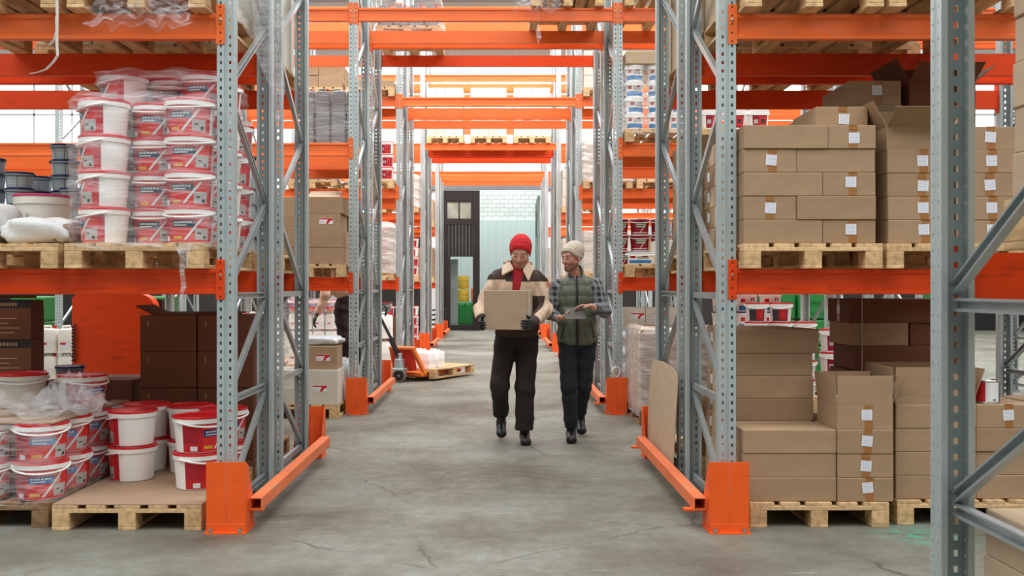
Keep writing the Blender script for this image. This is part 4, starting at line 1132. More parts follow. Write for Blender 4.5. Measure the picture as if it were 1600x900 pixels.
# left, second level far half: grey canisters in film
pallet(-2.465, Y2B, ZL2, 'pallet in far half of second left rack, second level, under grey wrapped canisters', detail=False)
for k in range(3):
    for i in range(4):
        thing('canister', CAN_GREY, (-2.36+i*.196, Y2B+.10, ZL2+PH+k*.222), 0, f"grey wrapped canister high between left posts, {LAY[k]} layer, {['leftmost', 'second', 'third', 'rightmost'][i]} column", 'canister', 'grey canisters')
    b = MB()
    if k < 2:
        b.box(0, .80, 0, 1.0, 0, .003); thing('layer_sheet', b.mesh('layer_sheet', 'card_white'), (-2.465, Y2B+.02, ZL2+PH+k*.222+.2185), 0, f"thin sheet between {['lower', 'upper'][k]} layers of grey wrapped canisters", 'cardboard sheet')
film(-2.065, Y2B+.5, .84, 1.02, ZL2+PH-.02, ZL2+PH+.70, 'clear film round grey canisters on second left rack, second level', 31)
# left, floor: white cartons
pallet(-2.47, Y2-.55, 0, 'pallet on floor beside second left orange guard, under white cartons')
for k in range(2):
    carton(-2.46, Y2-.53, PH+k*.185, .36, .5, .184, 'plain', f"white carton on second left floor pallet, left column, {['lower', 'upper'][k]} layer", 'card_white')
carton(-2.09, Y2-.53, PH, .41, .5, .37, 'logo', 'large white carton with red logo print on floor beside second left guard', 'card_white')
carton(-2.04, Y2-.50, PH+.371, .35, .36, .25, 'logo', 'tan carton with red logo standing on large white carton, second left rack', 'card')
b_ = blob_mesh('clear_bag', .52, .34, .10, 21, 'bag_clear'); thing('clear_bag', b_, (-1.93, Y2-.28, PH+.622), 0, 'cloudy plastic bag lying on tan logo carton', 'plastic bag')
b_ = blob_mesh('clear_bag', .30, .40, .26, 22, 'bag_clear'); thing('clear_bag', b_, (-1.80, Y2+.22, PH+.18), 0, 'cloudy plastic bag slumped behind white carton near second left post', 'plastic bag')
carton(-2.1, Y2-.01, PH, .44, .5, .179, 'plain', 'low white carton behind large white carton, second left rack', 'card_white')
# left floor outer: white canisters seen under the nearest rack
pallet(-4.95, Y2-.86, 0, 'pallet under white canisters seen through nearest left rack', detail=False, w=1.2, d=.8)
for k in range(3):
    for i in range(6):
        for j in range(1):
            thing('canister', CAN_RED, (-4.84+i*.197, Y2-.74+j*.2, PH+k*.285), 0, f"white canister seen below first beam through left rack, {LAY[k]} layer, {['first', 'second', 'third', 'fourth', 'fifth', 'last'][i]} from left{', rear row' if j else ''}", 'canister', 'white canisters under the left beam')
# tunnel, third level
pallet(-1.50, Y2B+.0, LEV[2], 'pallet high over aisle at left carrying grey canisters, second rack')
for i in range(4):
    for j in range(2):
        thing('canister', CAN_GREY, (-1.39+i*.196, Y2B+.12+j*.17, LEV[2]+PH), 0, f"grey canister on high pallet over aisle, {['front', 'rear'][j]} row, {['leftmost', 'second', 'third', 'rightmost'][i]}", 'canister', 'grey canisters')
film(-1.10, Y2B+.5, .84, 1.1, LEV[2]+.06, LEV[2]+PH+.4, 'clear film round grey canisters on high pallet over aisle', 33)
pallet(.40, Y2-.08, LEV[2], 'right pallet high over aisle on second rack, seen from below')
carton(.42, Y2-.06, LEV[2]+PH, .76, 1.1, .4, 'plain', 'carton load on right high pallet over aisle', 'card')
pallet(-.5, Y2B+.0, LEV[2], 'middle pallet on rear half of high beams over aisle', detail=False) if False else None
me = crumple('loose_film', .5, .22, .16, 25)
thing('loose_film', me, (.46, Y2-.16, LEV[2]+.02), 0, 'ragged film drooping over high beam above aisle', 'plastic wrap', tilt=(PI/2, 0))
b = MB(); b.tube([(0, 0, .0), (.004, 0, -.12), (0, 0, -.24)], .003, 5); b.tube([(0, 0, -.22), (0, 0, -.27), (.01, 0, -.36), (0, 0, -.42)], .03, 8, rs=[.008, .022, .03, .006], flat=.5)
thing('film_tail', b.mesh('film_tail', 'film_loose', 60), (.46, Y2-.20, LEV[2]-.02), 0, 'small wad of film dangling on a thread above aisle', 'plastic wrap')
pallet(1.43, Y2-.10, LEV[2], 'pallet on third level of second right rack beside post')
pallet(2.26, Y2-.10, LEV[2], 'outer pallet on third level of second right rack')
# right, first level
pallet(1.43, Y2-.14, ZL1, 'pallet on first beam of second right rack under low blue tub')
bucket(1.62, Y2+.05, ZP, .165, .13, 'low white tub with blue print and handle on first beam of second right rack', 'low tubs', -.2, lab='tub', lid='teal_pl')
carton(1.80, Y2+.0, ZP, .30, .5, .27, 'plain', 'plain white carton beside low blue tub on second right rack', 'card_white')
pallet(1.41, Y2B+.0, ZL1, 'pallet in far half of second right rack under wine red buckets', detail=False, w=1.1)
for k in range(3):
    for i in range(4):
        bucket(1.545+i*.262, Y2B+.15, ZP+k*.201, .127, .2004, f"wine red bucket with green print, {['bottom', 'middle', 'top'][k]} layer, {['leftmost', 'second', 'third', 'rightmost'][i]}, second right rack", 'wine red buckets', random.uniform(-.3, .3), lab='wine', lid='white_pl', body='wine_lab')
# right, second level: white tubs with cardboard cap
pallet(1.43, Y2-.10, ZL2, 'pallet on second beam of second right rack under film-wrapped white tubs')
for k in range(4):
    for i in range(3):
        for j in range(2 if i == 0 else 1):
            bucket(1.545+i*.25, Y2+.04+j*.25, ZL2+PH+k*.178, .112, .1774, f"white blue-printed tub under cardboard cap, {LAY[k]} layer, {['left', 'middle', 'right'][i]} column{', second row' if j else ''}", 'white tubs under the cardboard cap', random.uniform(-.3, .3), lab='tub', lid='white_pl')
b = MB(); b.box(0, .78, 0, 1.1, 0, .15, c=.01)
thing('cardboard_cover', b.mesh('cardboard_cover', 'card_pale'), (1.44, Y2-.09, ZL2+PH+4*.178), 0, 'shallow cardboard cap over the wrapped white tubs on second right rack', 'cardboard cover')
film(1.83, Y2+.46, .82, 1.14, ZL2+PH-.06, ZL2+PH+.72, 'film round white tubs with cardboard cap, second right rack', 41, m_='film')
pallet(2.28, Y2-.08, ZL2, 'outer pallet on second beam of second right rack', detail=False)
for i in range(3): bucket(2.42+i*.26, Y2+.08, ZL2+PH, .125, .22, f"pink-labelled tub on outer pallet of second right rack, {['leftmost', 'middle', 'rightmost'][i]}", 'pink-labelled tubs', 0, lab='photo', lid='white_pl')
pallet(3.12, Y2-.08, ZL2, 'last pallet on second beam of second right rack', detail=False)
# right, floor: wrapped block of cartons
pallet(1.45, Y2-1.08, 0, 'pallet with torn film under pink-wrapped carton block, standing in cross aisle', wood='wood_old')
for k in range(4):
    for j in range(3):
        for i in range(2):
            if i == 1 and j > 0: continue
            carton(1.46+i*.40, Y2-1.06+j*.39, PH+k*.205, .39, .38, .204, 'plain', f"wrapped carton in block beside right rack post, {LAY[k]} layer, {['front', 'middle', 'back'][j]} row, {['left', 'right'][i]}", 'card_pale' if i == 0 else 'card_dk')
            if j == 0:
                b = MB(); b.box(.02, .37, -.0012, 0, .03, .17, 0); b.box(.05, .30, -.002, -.0012, .08, .10, 1)
                thing('printed_band', b.mesh('printed_band', ['red_lab', 'paper']), (1.46+i*.40, Y2-1.061, PH+k*.205), 0, f"red printed panel on {LAY[k]} wrapped carton, {['left', 'right'][i]} column", 'label') if False else None
film(1.86, Y2-.49, .84, 1.22, .08, PH+.84, 'pinkish film wrapped round tall carton block beside right posts', 43, m_='film_pink', amp=.008)
pallet(2.30, Y2-1.3, 0, 'pallet under red-striped cartons seen between right posts', detail=False, wood='wood_old')
for k in range(5):
    carton(2.31, Y2-1.28, PH+k*.165, .77, .6, .164, 'logo' if k % 2 else 'plain', f"dim carton in red-striped stack behind right posts, {LAY[k]} layer", 'card_dk' if k % 2 else 'card')
# bags of bottles on the second rack floor
pallet(1.43, Y2+.13, 0, 'pallet under blue-white bottle bags at foot of second right rack', detail=False)
for k in range(4):
    o = thing('bottle_bag', blob_mesh('bottle_bag', .78, .55, .185, 50+k, 'bag_clear', amp=.16), (1.84, Y2+.42, PH+k*.2), 0, f"cloudy bag of bottles beside second right guard, {LAY[k]} in the heap", 'plastic bag', 'bags of bottles')
    b = MB(); b.box(-.3, -.16, -.2705, -.2685, .05, .12, 0); b.box(-.05, .1, -.2715, -.27, .09, .13, 0)
    link('printed_label', b.mesh('printed_label', ['blue_lab']), o)
for i in range(3):
    carton(1.44+i*.255, Y2+.18, PH+.815, .25, .5, .20, 'logo', f"white pack with red label on top of bottle bags, {['left', 'middle', 'right'][i]} one, second right rack", 'card_white')
pallet(1.43, Y2B+.06, 0, 'pallet in far half of second right rack under white red-labelled packs', detail=False, w=1.2)
for k in range(4):
    for i in range(4):
        o = thing('canister', CAN_RED, (1.55+i*.24, Y2B+.2, PH+k*.225), 0, f"white canister with red label behind wrapped block, {LAY[k]} layer, {['leftmost', 'second', 'third', 'rightmost'][i]}", 'canister', 'white red-labelled canisters right')
# buckets with printed pictures far right, seen over the cartons
pallet(2.78, Y2-.06, 0, 'pallet of red-lidded picture buckets seen over right cartons', detail=False)
for k in range(5):
    for i in range(3):
        if k == 4 and i == 2: continue
        bucket(2.93+i*.27, Y2+.1, PH+k*.215, .131, .2144, f"pale bucket with red lid and round picture, {LAY[k]} layer, {['left', 'middle', 'right'][i]}, seen above right cartons", 'picture buckets', random.uniform(-.4, .1), lab='cookie')
pallet(3.62, Y2-.06, 0, 'pallet of wrapped red goods behind far right cartons', detail=False, w=.45)
for k in range(3):
    for i in range(1): bucket(3.80, Y2+.12, PH+k*.26, .155, .26, f"dim red-labelled bucket behind strapped cartons, {LAY[k]} layer", 'dim buckets right', 0, lab='photo')
pallet(2.70, Y2B+.03, 0, 'pallet of white tubs with blue lids in far half of second right rack', detail=False, w=.9)
for k in range(5):
    for i in range(3): bucket(2.86+i*.30, Y2B+.18, PH+k*.235, .142, .2345, f"white tub with blue lid far right, {LAY[k]} layer, {['left', 'middle', 'right'][i]}", 'blue-lidded tubs right', 0, lab='tub', lid='blue_pl', simple=True)

# ================================================================== FARTHER RACKS
def far_cartons(x, y, z, w, n, h, cols, what, card='card', depth=1.0, style='plain'):
    pallet(x, y, z, f"pallet under {what}", detail=False)
    for k in range(n):
        for i in range(cols):
            carton(x+.01+i*w/cols, y+.02, z+PH+k*h, w/cols-.004, depth, h-.001, style, f"one of {what}, {LAY[k]} layer, {['leftmost', 'second', 'third', 'fourth'][i]} column", card, group=what)
def far_buckets(x, y, z, n, cols, R, h, what, **kw):
    pallet(x, y, z, f"pallet under {what}", detail=False)
    for k in range(n):
        for i in range(cols):
            bucket(x+R+.01+i*(2*R+.005), y+R+.03, z+PH+k*h, R, h-.0008, f"one of {what}, {LAY[k]} layer, {['leftmost', 'second', 'third', 'fourth'][i]} column", what, random.uniform(-.4, .4), simple=True, **kw)
def far_cans(x, y, z, n, cols, what, spec=None, st=.285, sx=.2):
    pallet(x, y, z, f"pallet under {what}", detail=False)
    for k in range(n):
        for i in range(cols):
            thing('canister', spec or CAN_RED, (x+.12+i*sx, y+.14, z+PH+k*st), 0, f"one of {what}, {LAY[k]} layer, {['leftmost', 'second', 'third', 'fourth'][i]} column", 'canister', what)
# third rack left
for k in range(2): thing('canister', CAN_BIG, (-1.80, Y3-.25, PH+k*.425-.0), 0, f"big white canister beside pallet truck, {['lower', 'upper'][k]} one", 'canister', 'big white canisters')
pallet(-1.96, Y3-.40, 0, 'small pallet under big white canisters beside pallet truck', detail=False, w=.36, d=.5)
bucket(-1.90, Y3+.32, .9, .16, .24, 'grey bucket with red lid above big white canisters', 'grey buckets', 0, lab=None, body='grey_pl', lid='red_pl')
pallet(-2.22, Y3+.11, 0, 'pallet under tall dim carton behind big canisters', detail=False, w=.54, d=.7)
carton(-2.18, Y3+.12, PH, .5, .5, .754, 'plain', 'tall dim carton behind big white canisters', 'card_dk')
far_cans(-3.42, Y3-.14, 0, 3, 4, 'white canisters in film behind bending worker', CAN_RED, .28)
for i in range(3):
    bucket(-3.28+i*.27, Y3+.0, PH+.846, .13, .2, f"red and white tub on canisters behind bending worker, {['left', 'middle', 'right'][i]}", 'red tubs behind the worker', .3*i, lab='red_blue')
film(-3.02, Y3+.1, .88, .56, .12, PH+1.07, 'clear film over canisters and tubs behind bending worker', 51)
far_cans(-4.30, Y3-.1, 0, 3, 4, 'white canisters under third left rack, outer pallet', CAN_RED, .28)
far_cartons(-2.47, Y3-.1, ZL1, .78, 4, .19, 2, 'white cartons on first beam of third left rack', 'card_white', style='logo')
film(-2.06, Y3+.42, .84, 1.08, ZP-.03, ZP+.80, 'clear film round white cartons on third left rack', 52, m_='film_pink')
far_buckets(-2.47, Y3-.1, ZL2, 3, 3, .13, .21, 'pale tubs on second beam of third left rack', lab='photo')
far_cans(-3.4, Y3-.1, ZL2, 2, 4, 'grey-white canisters on second beam of third left rack', CAN_GREY)
far_buckets(-3.4, Y3-.1, ZL1, 3, 3, .13, .21, 'tubs on first beam of third left rack, outer pallet', lab='tub')
far_cartons(-3.3, Y3-.1, LEV[2], .78, 2, .2, 2, 'tan cartons on third beam of third left rack')
far_cartons(-2.46, Y3-.1, LEV[2], .78, 1, .12, 2, 'flat tan cartons, third level of third left rack')
for i, x in enumerate([-7.95, -5.9, -6.6]):
    for k in range(3):
        b = MB(); b.box(0, .5, 0, .6, 0, .40, c=.02); b.box(.03, .47, -.012, 0, .1, .14); b.box(.03, .47, -.012, 0, .28, .32)
        thing('plastic_crate', b.mesh('plastic_crate', 'green'), (x, Y3-.05, k*.42+.001), 0, f"green plastic crate glimpsed under far left beam, {LAY[k]} of {['leftmost', 'middle', 'nearer'][i]} stack", 'crate', 'green crates')
for i, x in enumerate([4.35, 4.95, 7.25]):
    for k in range(3):
        b = MB(); b.box(0, .55, 0, .6, 0, .42, c=.02); b.box(.03, .52, -.012, 0, .1, .14); b.box(.03, .52, -.012, 0, .28, .32)
        thing('plastic_crate', b.mesh('plastic_crate', 'green'), (x, Y3-.05, k*.435+.001), 0, f"green plastic crate glimpsed under far right beam, {LAY[k]} of {['left', 'second', 'outermost'][i]} stack", 'crate', 'green crates')
# third rack right
far_cartons(1.43, Y3-.1, ZL1, .78, 4, .165, 2, 'white-red packs, first level, third right rack', 'card_white', style='logo')
film(1.84, Y3+.42, .84, 1.08, ZP-.03, ZP+.68, 'clear film round white packs on third right rack', 54)
far_cartons(1.43, Y3-.1, ZL2, .78, 3, .22, 3, 'pink wrapped packs on second beam of third right rack', 'card_white')
film(1.84, Y3+.42, .86, 1.1, ZL2+PH-.03, ZL2+PH+.68, 'pink film round packs on second beam of third right rack', 55, m_='film_pink')
far_cartons(2.3, Y3-.1, ZL2, .78, 1, .14, 2, 'flat packs, second level, third right rack', 'card_white')
pallet(3.15, Y3-.1, ZL2, 'bare pallet on second beam of third right rack', detail=False)
far_cartons(2.3, Y3-.1, ZL1, .78, 3, .2, 2, 'tan cartons on first beam of third right rack')
far_buckets(1.43, Y3-.1, 0, 4, 3, .13, .21, 'red-labelled buckets at foot of third right rack', lab='photo')
far_cans(2.4, Y3-.1, 0, 3, 4, 'canisters at foot of third right rack')
far_cartons(1.43, Y3-.1, LEV[2], .78, 3, .2, 2, 'pale packs on third beam of third right rack', 'card_white')
# fourth rack
far_buckets(-2.47, Y4-.1, ZL1, 4, 3, .13, .2, 'red-striped tubs on first beam of fourth left rack', lab='photo')
far_cartons(-2.47, Y4-.1, ZL2, .78, 3, .22, 2, 'pink packs on second beam of fourth left rack', 'card_white')
film(-2.06, Y4+.42, .84, 1.08, ZL2+PH-.03, ZL2+PH+.68, 'pink film round packs on fourth left rack', 57, m_='film_pink')
far_buckets(-2.47, Y4-.1, 0, 4, 3, .13, .21, 'red buckets at foot of fourth left rack', lab='photo')
far_cartons(-3.35, Y4-.1, ZL1, .78, 4, .2, 2, 'tan cartons on first beam of fourth left rack')
far_cartons(1.43, Y4-.1, ZL1, .78, 4, .2, 2, 'white packs on first beam of fourth right rack', 'card_white')
far_cartons(1.43, Y4-.1, ZL2, .78, 4, .2, 2, 'pale packs on second beam of fourth right rack', 'card_white')
far_buckets(1.43, Y4-.1, 0, 4, 3, .13, .21, 'red buckets at foot of fourth right rack', lab='photo')
for q, nm in enumerate(['left', 'middle', 'right']):
    far_cartons(-1.50+q*.94, Y4-.06, LEV[2], .78, 3, .35, 4, f"white packs on {nm} high pallet over aisle, fourth rack", 'card_white')
# fifth rack
far_cartons(-2.47, Y5-.1, ZL1, .78, 4, .2, 2, 'tan cartons on first beam of farthest left rack')
far_cartons(-2.47, Y5-.1, ZL2, .78, 3, .2, 2, 'pale packs on second beam of farthest left rack', 'card_pale')
far_cartons(1.43, Y5-.1, ZL1, .78, 4, .2, 2, 'pale packs on first beam of farthest right rack', 'card_white')
far_cartons(1.43, Y5-.1, 0, .78, 4, .2, 2, 'tan cartons at foot of farthest right rack')
for k in range(5): pallet(-2.62, 29.7, k*.145, f"dark stacked pallet beside brown gate, {LAY[k]} of the pile", detail=False, wood='door_brown', w=1.1, d=.8)

# things seen through the wicket opening, in the room beyond
drum = [(0, 0), (.21, 0), (.22, .02), (.215, .14), (.225, .15), (.215, .16), (.215, .29), (.225, .30), (.215, .31), (.22, .43), (.21, .45), (.06, .45), (.06, .47), (0, .47)]
b = MB(); b.box(0, 1.0, 0, .6, 0, .86, c=.05)
for k in range(4): b.box(.05+k*.24, .23+k*.24, -.03, .01, .08, .78, c=.02)
thing('green_bin', b.mesh('green_bin', 'green'), (-1.62, 35.9, 0), 0, 'ribbed green bin under yellow drums seen through gateway opening', 'bin')
for k in range(2):
    b = MB(); b.lathe(drum, 24); thing('yellow_drum', b.mesh('yellow_drum', 'yellow', 40), (-1.20, 36.17, .861+k*.475), 0, f"{['lower', 'upper'][k]} yellow drum on green bin seen through gateway opening", 'drum', 'yellow drums')
b = MB(); b.box(0, .22, 0, .3, 0, .52, c=.05); b.box(.03, .19, -.02, 0, .1, .42, c=.008)
b.lathe([(0, .52), (.05, .52), (.05, .57), (0, .57)], 12, 0, Matrix.Translation((.11, .15, 0)))
thing('orange_canister', b.mesh('orange_canister', 'orange_light'), (-.90, 35.92, .861), 0, 'orange canister beside yellow drums seen through gateway opening', 'canister')
b = MB(); b.box(0, .26, 0, .05, 0, 2.3, c=.01); b.box(.03, .23, -.01, 0, .2, 1.0, c=.004); b.box(.03, .23, -.01, 0, 1.2, 2.1, c=.004)
thing('grey_panel', b.mesh('grey_panel', 'teal_leaf'), (-1.50, 32.6, 0), 0, 'narrow grey-green panel standing just inside the gateway opening', 'panel')
b = MB(); b.box(0, .45, 0, .4, 0, .5, c=.02); b.box(.05, .4, .05, .35, .5, .85); b.tube([(.05, .2, .85), (.1, .2, 1.0), (.3, .2, 1.02), (.42, .2, .9)], .02, 6)
thing('machine_post', b.mesh('machine_post', 'black'), (-.18, 33.6, 0), 0, 'dark machine silhouette behind red-hatted worker in gateway', 'machine')

# ================================================================== PALLET TRUCK
ang = math.radians(62)
T0 = (-1.31, 14.90)
b = MB()
for s in (-1, 1):
    b.box(.0, 1.12, s*.19-.075, s*.19+.075, .06, .115, 0, c=.008)                     # forks
forks = b.mesh('forks', 'orange')
b = MB()
for s in (-1, 1):
    b.bar((-.17, s*.17, .50), (.05, s*.24, .12), .05, .028, 0, up=(0, 1, 0), c=.004)
    b.bar((-.17, s*.20, .50), (.06, s*.27, .10), .06, .03, 0, up=(0, 1, 0), c=.004)
b.box(-.21, -.13, -.22, .22, .47, .52, 0, c=.015)
b.extrude([(-.15, .16), (-.03, .16), (-.10, .47), (-.16, .47)], -.17, .17, 1)
b.box(-.05, .08, -.27, .27, .07, .13, 0, c=.01)
fr = b.mesh('frame', ['orange_light', 'redplate'])
b = MB(); b.lathe([(0, .1), (.06, .1), (.06, .30), (.045, .32), (.045, .42), (0, .43)], 18, 0, Matrix.Translation((-.24, 0, 0)))
b.box(-.30, -.16, -.05, .05, .20, .34, 0, c=.01); b.box(-.34, -.12, -.10, .10, .17, .205, 0, c=.008)
pump = b.mesh('pump', 'galv', 40)
b = MB(); b.lathe([(0, -.03), (.04, -.03), (.085, -.028), (.1, -.02), (.1, .02), (.085, .028), (.04, .03), (0, .03)], 26, 0, Matrix.Rotation(PI/2, 4, 'X'))
whl = b.mesh('wheel', 'wheel_rim', 40)
b = MB(); b.lathe([(0, -.034), (.078, -.034), (.078, .034), (0, .034)], 24, 0, Matrix.Rotation(PI/2, 4, 'X')); b.lathe([(0, -.04), (.016, -.04), (.016, .04), (0, .04)], 12, 1, Matrix.Rotation(PI/2, 4, 'X'))
hub = b.mesh('hub', ['black', 'bolt'], 40)
hd = []
b = MB(); b.bar((-.24, 0, .40), (-.62, .10, 1.0), .05, .02, 0, up=(0, 1, 0), c=.004); b.bar((-.24, 0, .36), (-.40, .05, .65), .09, .03, 0, up=(0, 1, 0), c=.004)
b.tube([(-.60, .0, .98), (-.66, -.06, 1.10), (-.70, .02, 1.17), (-.72, .2, 1.17), (-.67, .26, 1.10), (-.62, .2, .98)], .014, 8)
hdl = b.mesh('handle', 'black', 40)
b = MB(); b.lathe([(0, -.05), (.035, -.05), (.035, .05), (0, .05)], 16, 0, Matrix.Rotation(PI/2, 4, 'X')); rl = b.mesh('fork_roller', 'black', 40)
thing('pallet_truck', [('forks', forks), ('frame', fr), ('pump', pump), ('wheel', whl, (-.24-.065*math.sin(ang), -.065*math.cos(ang), .10), (0, 0, -ang), [('hub', hub)]), ('wheel', whl, (-.24+.065*math.sin(ang), .065*math.cos(ang), .10), (0, 0, -ang), [('hub', hub)]), ('handle', hdl),
      ('fork_roller', rl, (.95, -.19, .036)), ('fork_roller', rl, (.95, .19, .036))], (*T0, 0), ang, 'orange hand pallet truck with black handle in cross aisle left', 'pallet truck')
u = Vector((math.cos(ang), math.sin(ang))); v = Vector((-u.y, u.x))
# pallet lies with its long side along the forks
pc = Vector(T0)+u*.10-v*.40
Tm = ang-PI/2
# pallet local: x = width .8, y = length 1.2; x axis = -v , origin at the corner with +v
pc = Vector(T0)+u*.10+v*.40
thing('pallet', pallet_spec(.8, 1.2, True, 'wood'), (pc.x, pc.y, .028), Tm, 'clean pallet lifted on orange pallet truck, carrying white canisters', 'pallet', 'wooden pallets')
for i, (a_, c_) in enumerate([(.27, -.13), (.27, .13), (.55, -.13), (.55, .13)]):
    q = Vector(T0)+u*a_+v*c_
    thing('canister', CAN_PLAIN, (q.x, q.y, .174), ang-PI/2, f"plain white canister on truck pallet, {['near right', 'near left', 'far right', 'far left'][i]}", 'canister', 'white canisters on the truck pallet')
# small things on the guards and posts
b = MB()
for k in range(3):
    b.tube([(.05*math.cos(t)*(1-.12*k), -.01*k, .055*math.sin(t)) for t in [2*PI*i/16 for i in range(17)]], .006, 6)
thing('strap_coil', b.mesh('strap_coil', 'strap', 60), (1.33, Y2-.09, .46), 0, 'white coiled strap on top of second right orange guard', 'strap')
b = MB(); b.box(0, .9, 0, .03, 0, .04); b.box(0, .04, .02, .4, 0, .03)
# yellow crane girder under the roof at the far end
b = MB()
b.bar((-8, 27.5, 8.75), (8, 27.5, 8.75), .08, .12, 0, c=.01)
for k in range(-8, 8): b.bar((k, 27.5, 8.4), (k+.5, 27.5, 8.75), .05, .05, 0); b.bar((k+.5, 27.5, 8.75), (k+1, 27.5, 8.4), .05, .05, 0)
b.bar((-8, 27.5, 8.4), (8, 27.5, 8.4), .06, .06, 0)
tr = link('trim_2', b.mesh('roof_truss', 'yellow')); tr['kind'] = 'structure'
# ================================================================== PEOPLE
M['skin'] = mat('skin', srgb(206, 156, 134), .5, 0, .05, 14)
M['skin2'] = mat('tanned_skin', srgb(198, 146, 124), .5, 0, .05, 14)
M['lip'] = mat('lips', srgb(176, 108, 98), .45, 0, .04)
M['beard'] = mat('ginger_stubble', srgb(178, 126, 100), .8, 0, .12, 60)
M['beard2'] = mat('brown_stubble', srgb(138, 98, 78), .8, 0, .15, 60)
M['hair'] = mat('short_brown_hair', srgb(84, 62, 48), .8, 0, .15, 60)
M['hat_red'] = mat('red_knit', srgb(206, 30, 38), .85, 0, .08, 30, bump=.6, bscale=90, stretch=(1, 1, .3))
M['hat_beige'] = mat('beige_knit', srgb(206, 192, 174), .85, 0, .08, 30, bump=.8, bscale=90, stretch=(1, 1, .3))
M['jk_beige'] = mat('beige_work_cloth', srgb(218, 190, 164), .8, 0, .05, 8, bump=.15, bscale=14)
M['jk_brown'] = mat('dark_brown_work_cloth', srgb(72, 54, 48), .8, 0, .08, 8, bump=.15, bscale=14)
M['tee'] = mat('red_cotton', srgb(176, 34, 48), .85, 0, .06)
M['trs_brown'] = mat('blackish_brown_trousers', srgb(44, 33, 32), .85, 0, .12, 8, bump=.3, bscale=9)
M['trs_navy'] = mat('black_blue_trousers', srgb(30, 33, 42), .85, 0, .12, 8, bump=.3, bscale=9)
M['vest'] = mat('olive_green_nylon', srgb(98, 104, 88), .5, 0, .06, 8, bump=.2, bscale=20)
M['zip'] = mat('black_zip', srgb(22, 24, 24), .5)
M['glove'] = mat('black_glove', srgb(34, 36, 38), .6, 0, .12, 20)
M['shoe'] = mat('black_leather', srgb(24, 27, 30), .38, 0, .1)
M['sole'] = mat('dark_sole', srgb(40, 38, 36), .8)
M['eye'] = mat('eye_dark', srgb(40, 32, 30), .2)
M['brow'] = mat('eyebrow', srgb(120, 84, 62), .8)
M['tablet'] = mat('grey_tablet_shell', srgb(104, 104, 98), .35, .3, .03)
def plaid():
    m, nt, b = new_mat('grey_plaid_flannel')
    tc = N(nt, 'ShaderNodeTexCoord'); sp = N(nt, 'ShaderNodeSeparateXYZ'); nt.links.new(tc.outputs['Object'], sp.inputs[0])
    def bands(src, per, w, off=0.0):
        a = N(nt, 'ShaderNodeMath', operation='MULTIPLY_ADD'); nt.links.new(src, a.inputs[0]); a.inputs[1].default_value = 1/per; a.inputs[2].default_value = off
        f = N(nt, 'ShaderNodeMath', operation='FRACT'); nt.links.new(a.outputs[0], f.inputs[0])
        g = N(nt, 'ShaderNodeMath', operation='LESS_THAN'); nt.links.new(f.outputs[0], g.inputs[0]); g.inputs[1].default_value = w
        return g.outputs[0]
    xy = N(nt, 'ShaderNodeMath', operation='ADD'); nt.links.new(sp.outputs[0], xy.inputs[0]); nt.links.new(sp.outputs[1], xy.inputs[1])
    o = mix(nt, bands(sp.outputs[2], .055, .42), srgb(118, 122, 128), srgb(34, 38, 48))
    o2 = mix(nt, bands(xy.outputs[0], .055, .42), srgb(146, 148, 152), srgb(44, 48, 58))
    o = mix(nt, .5, o, o2)
    o = mix(nt, bands(sp.outputs[2], .055, .06, .3), o, srgb(160, 162, 164)); o = mix(nt, bands(xy.outputs[0], .055, .06, .3), o, srgb(160, 162, 164))
    nt.links.new(o, b.inputs['Base Color']); b.inputs['Roughness'].default_value = .85
    return m
M['plaid'] = plaid()

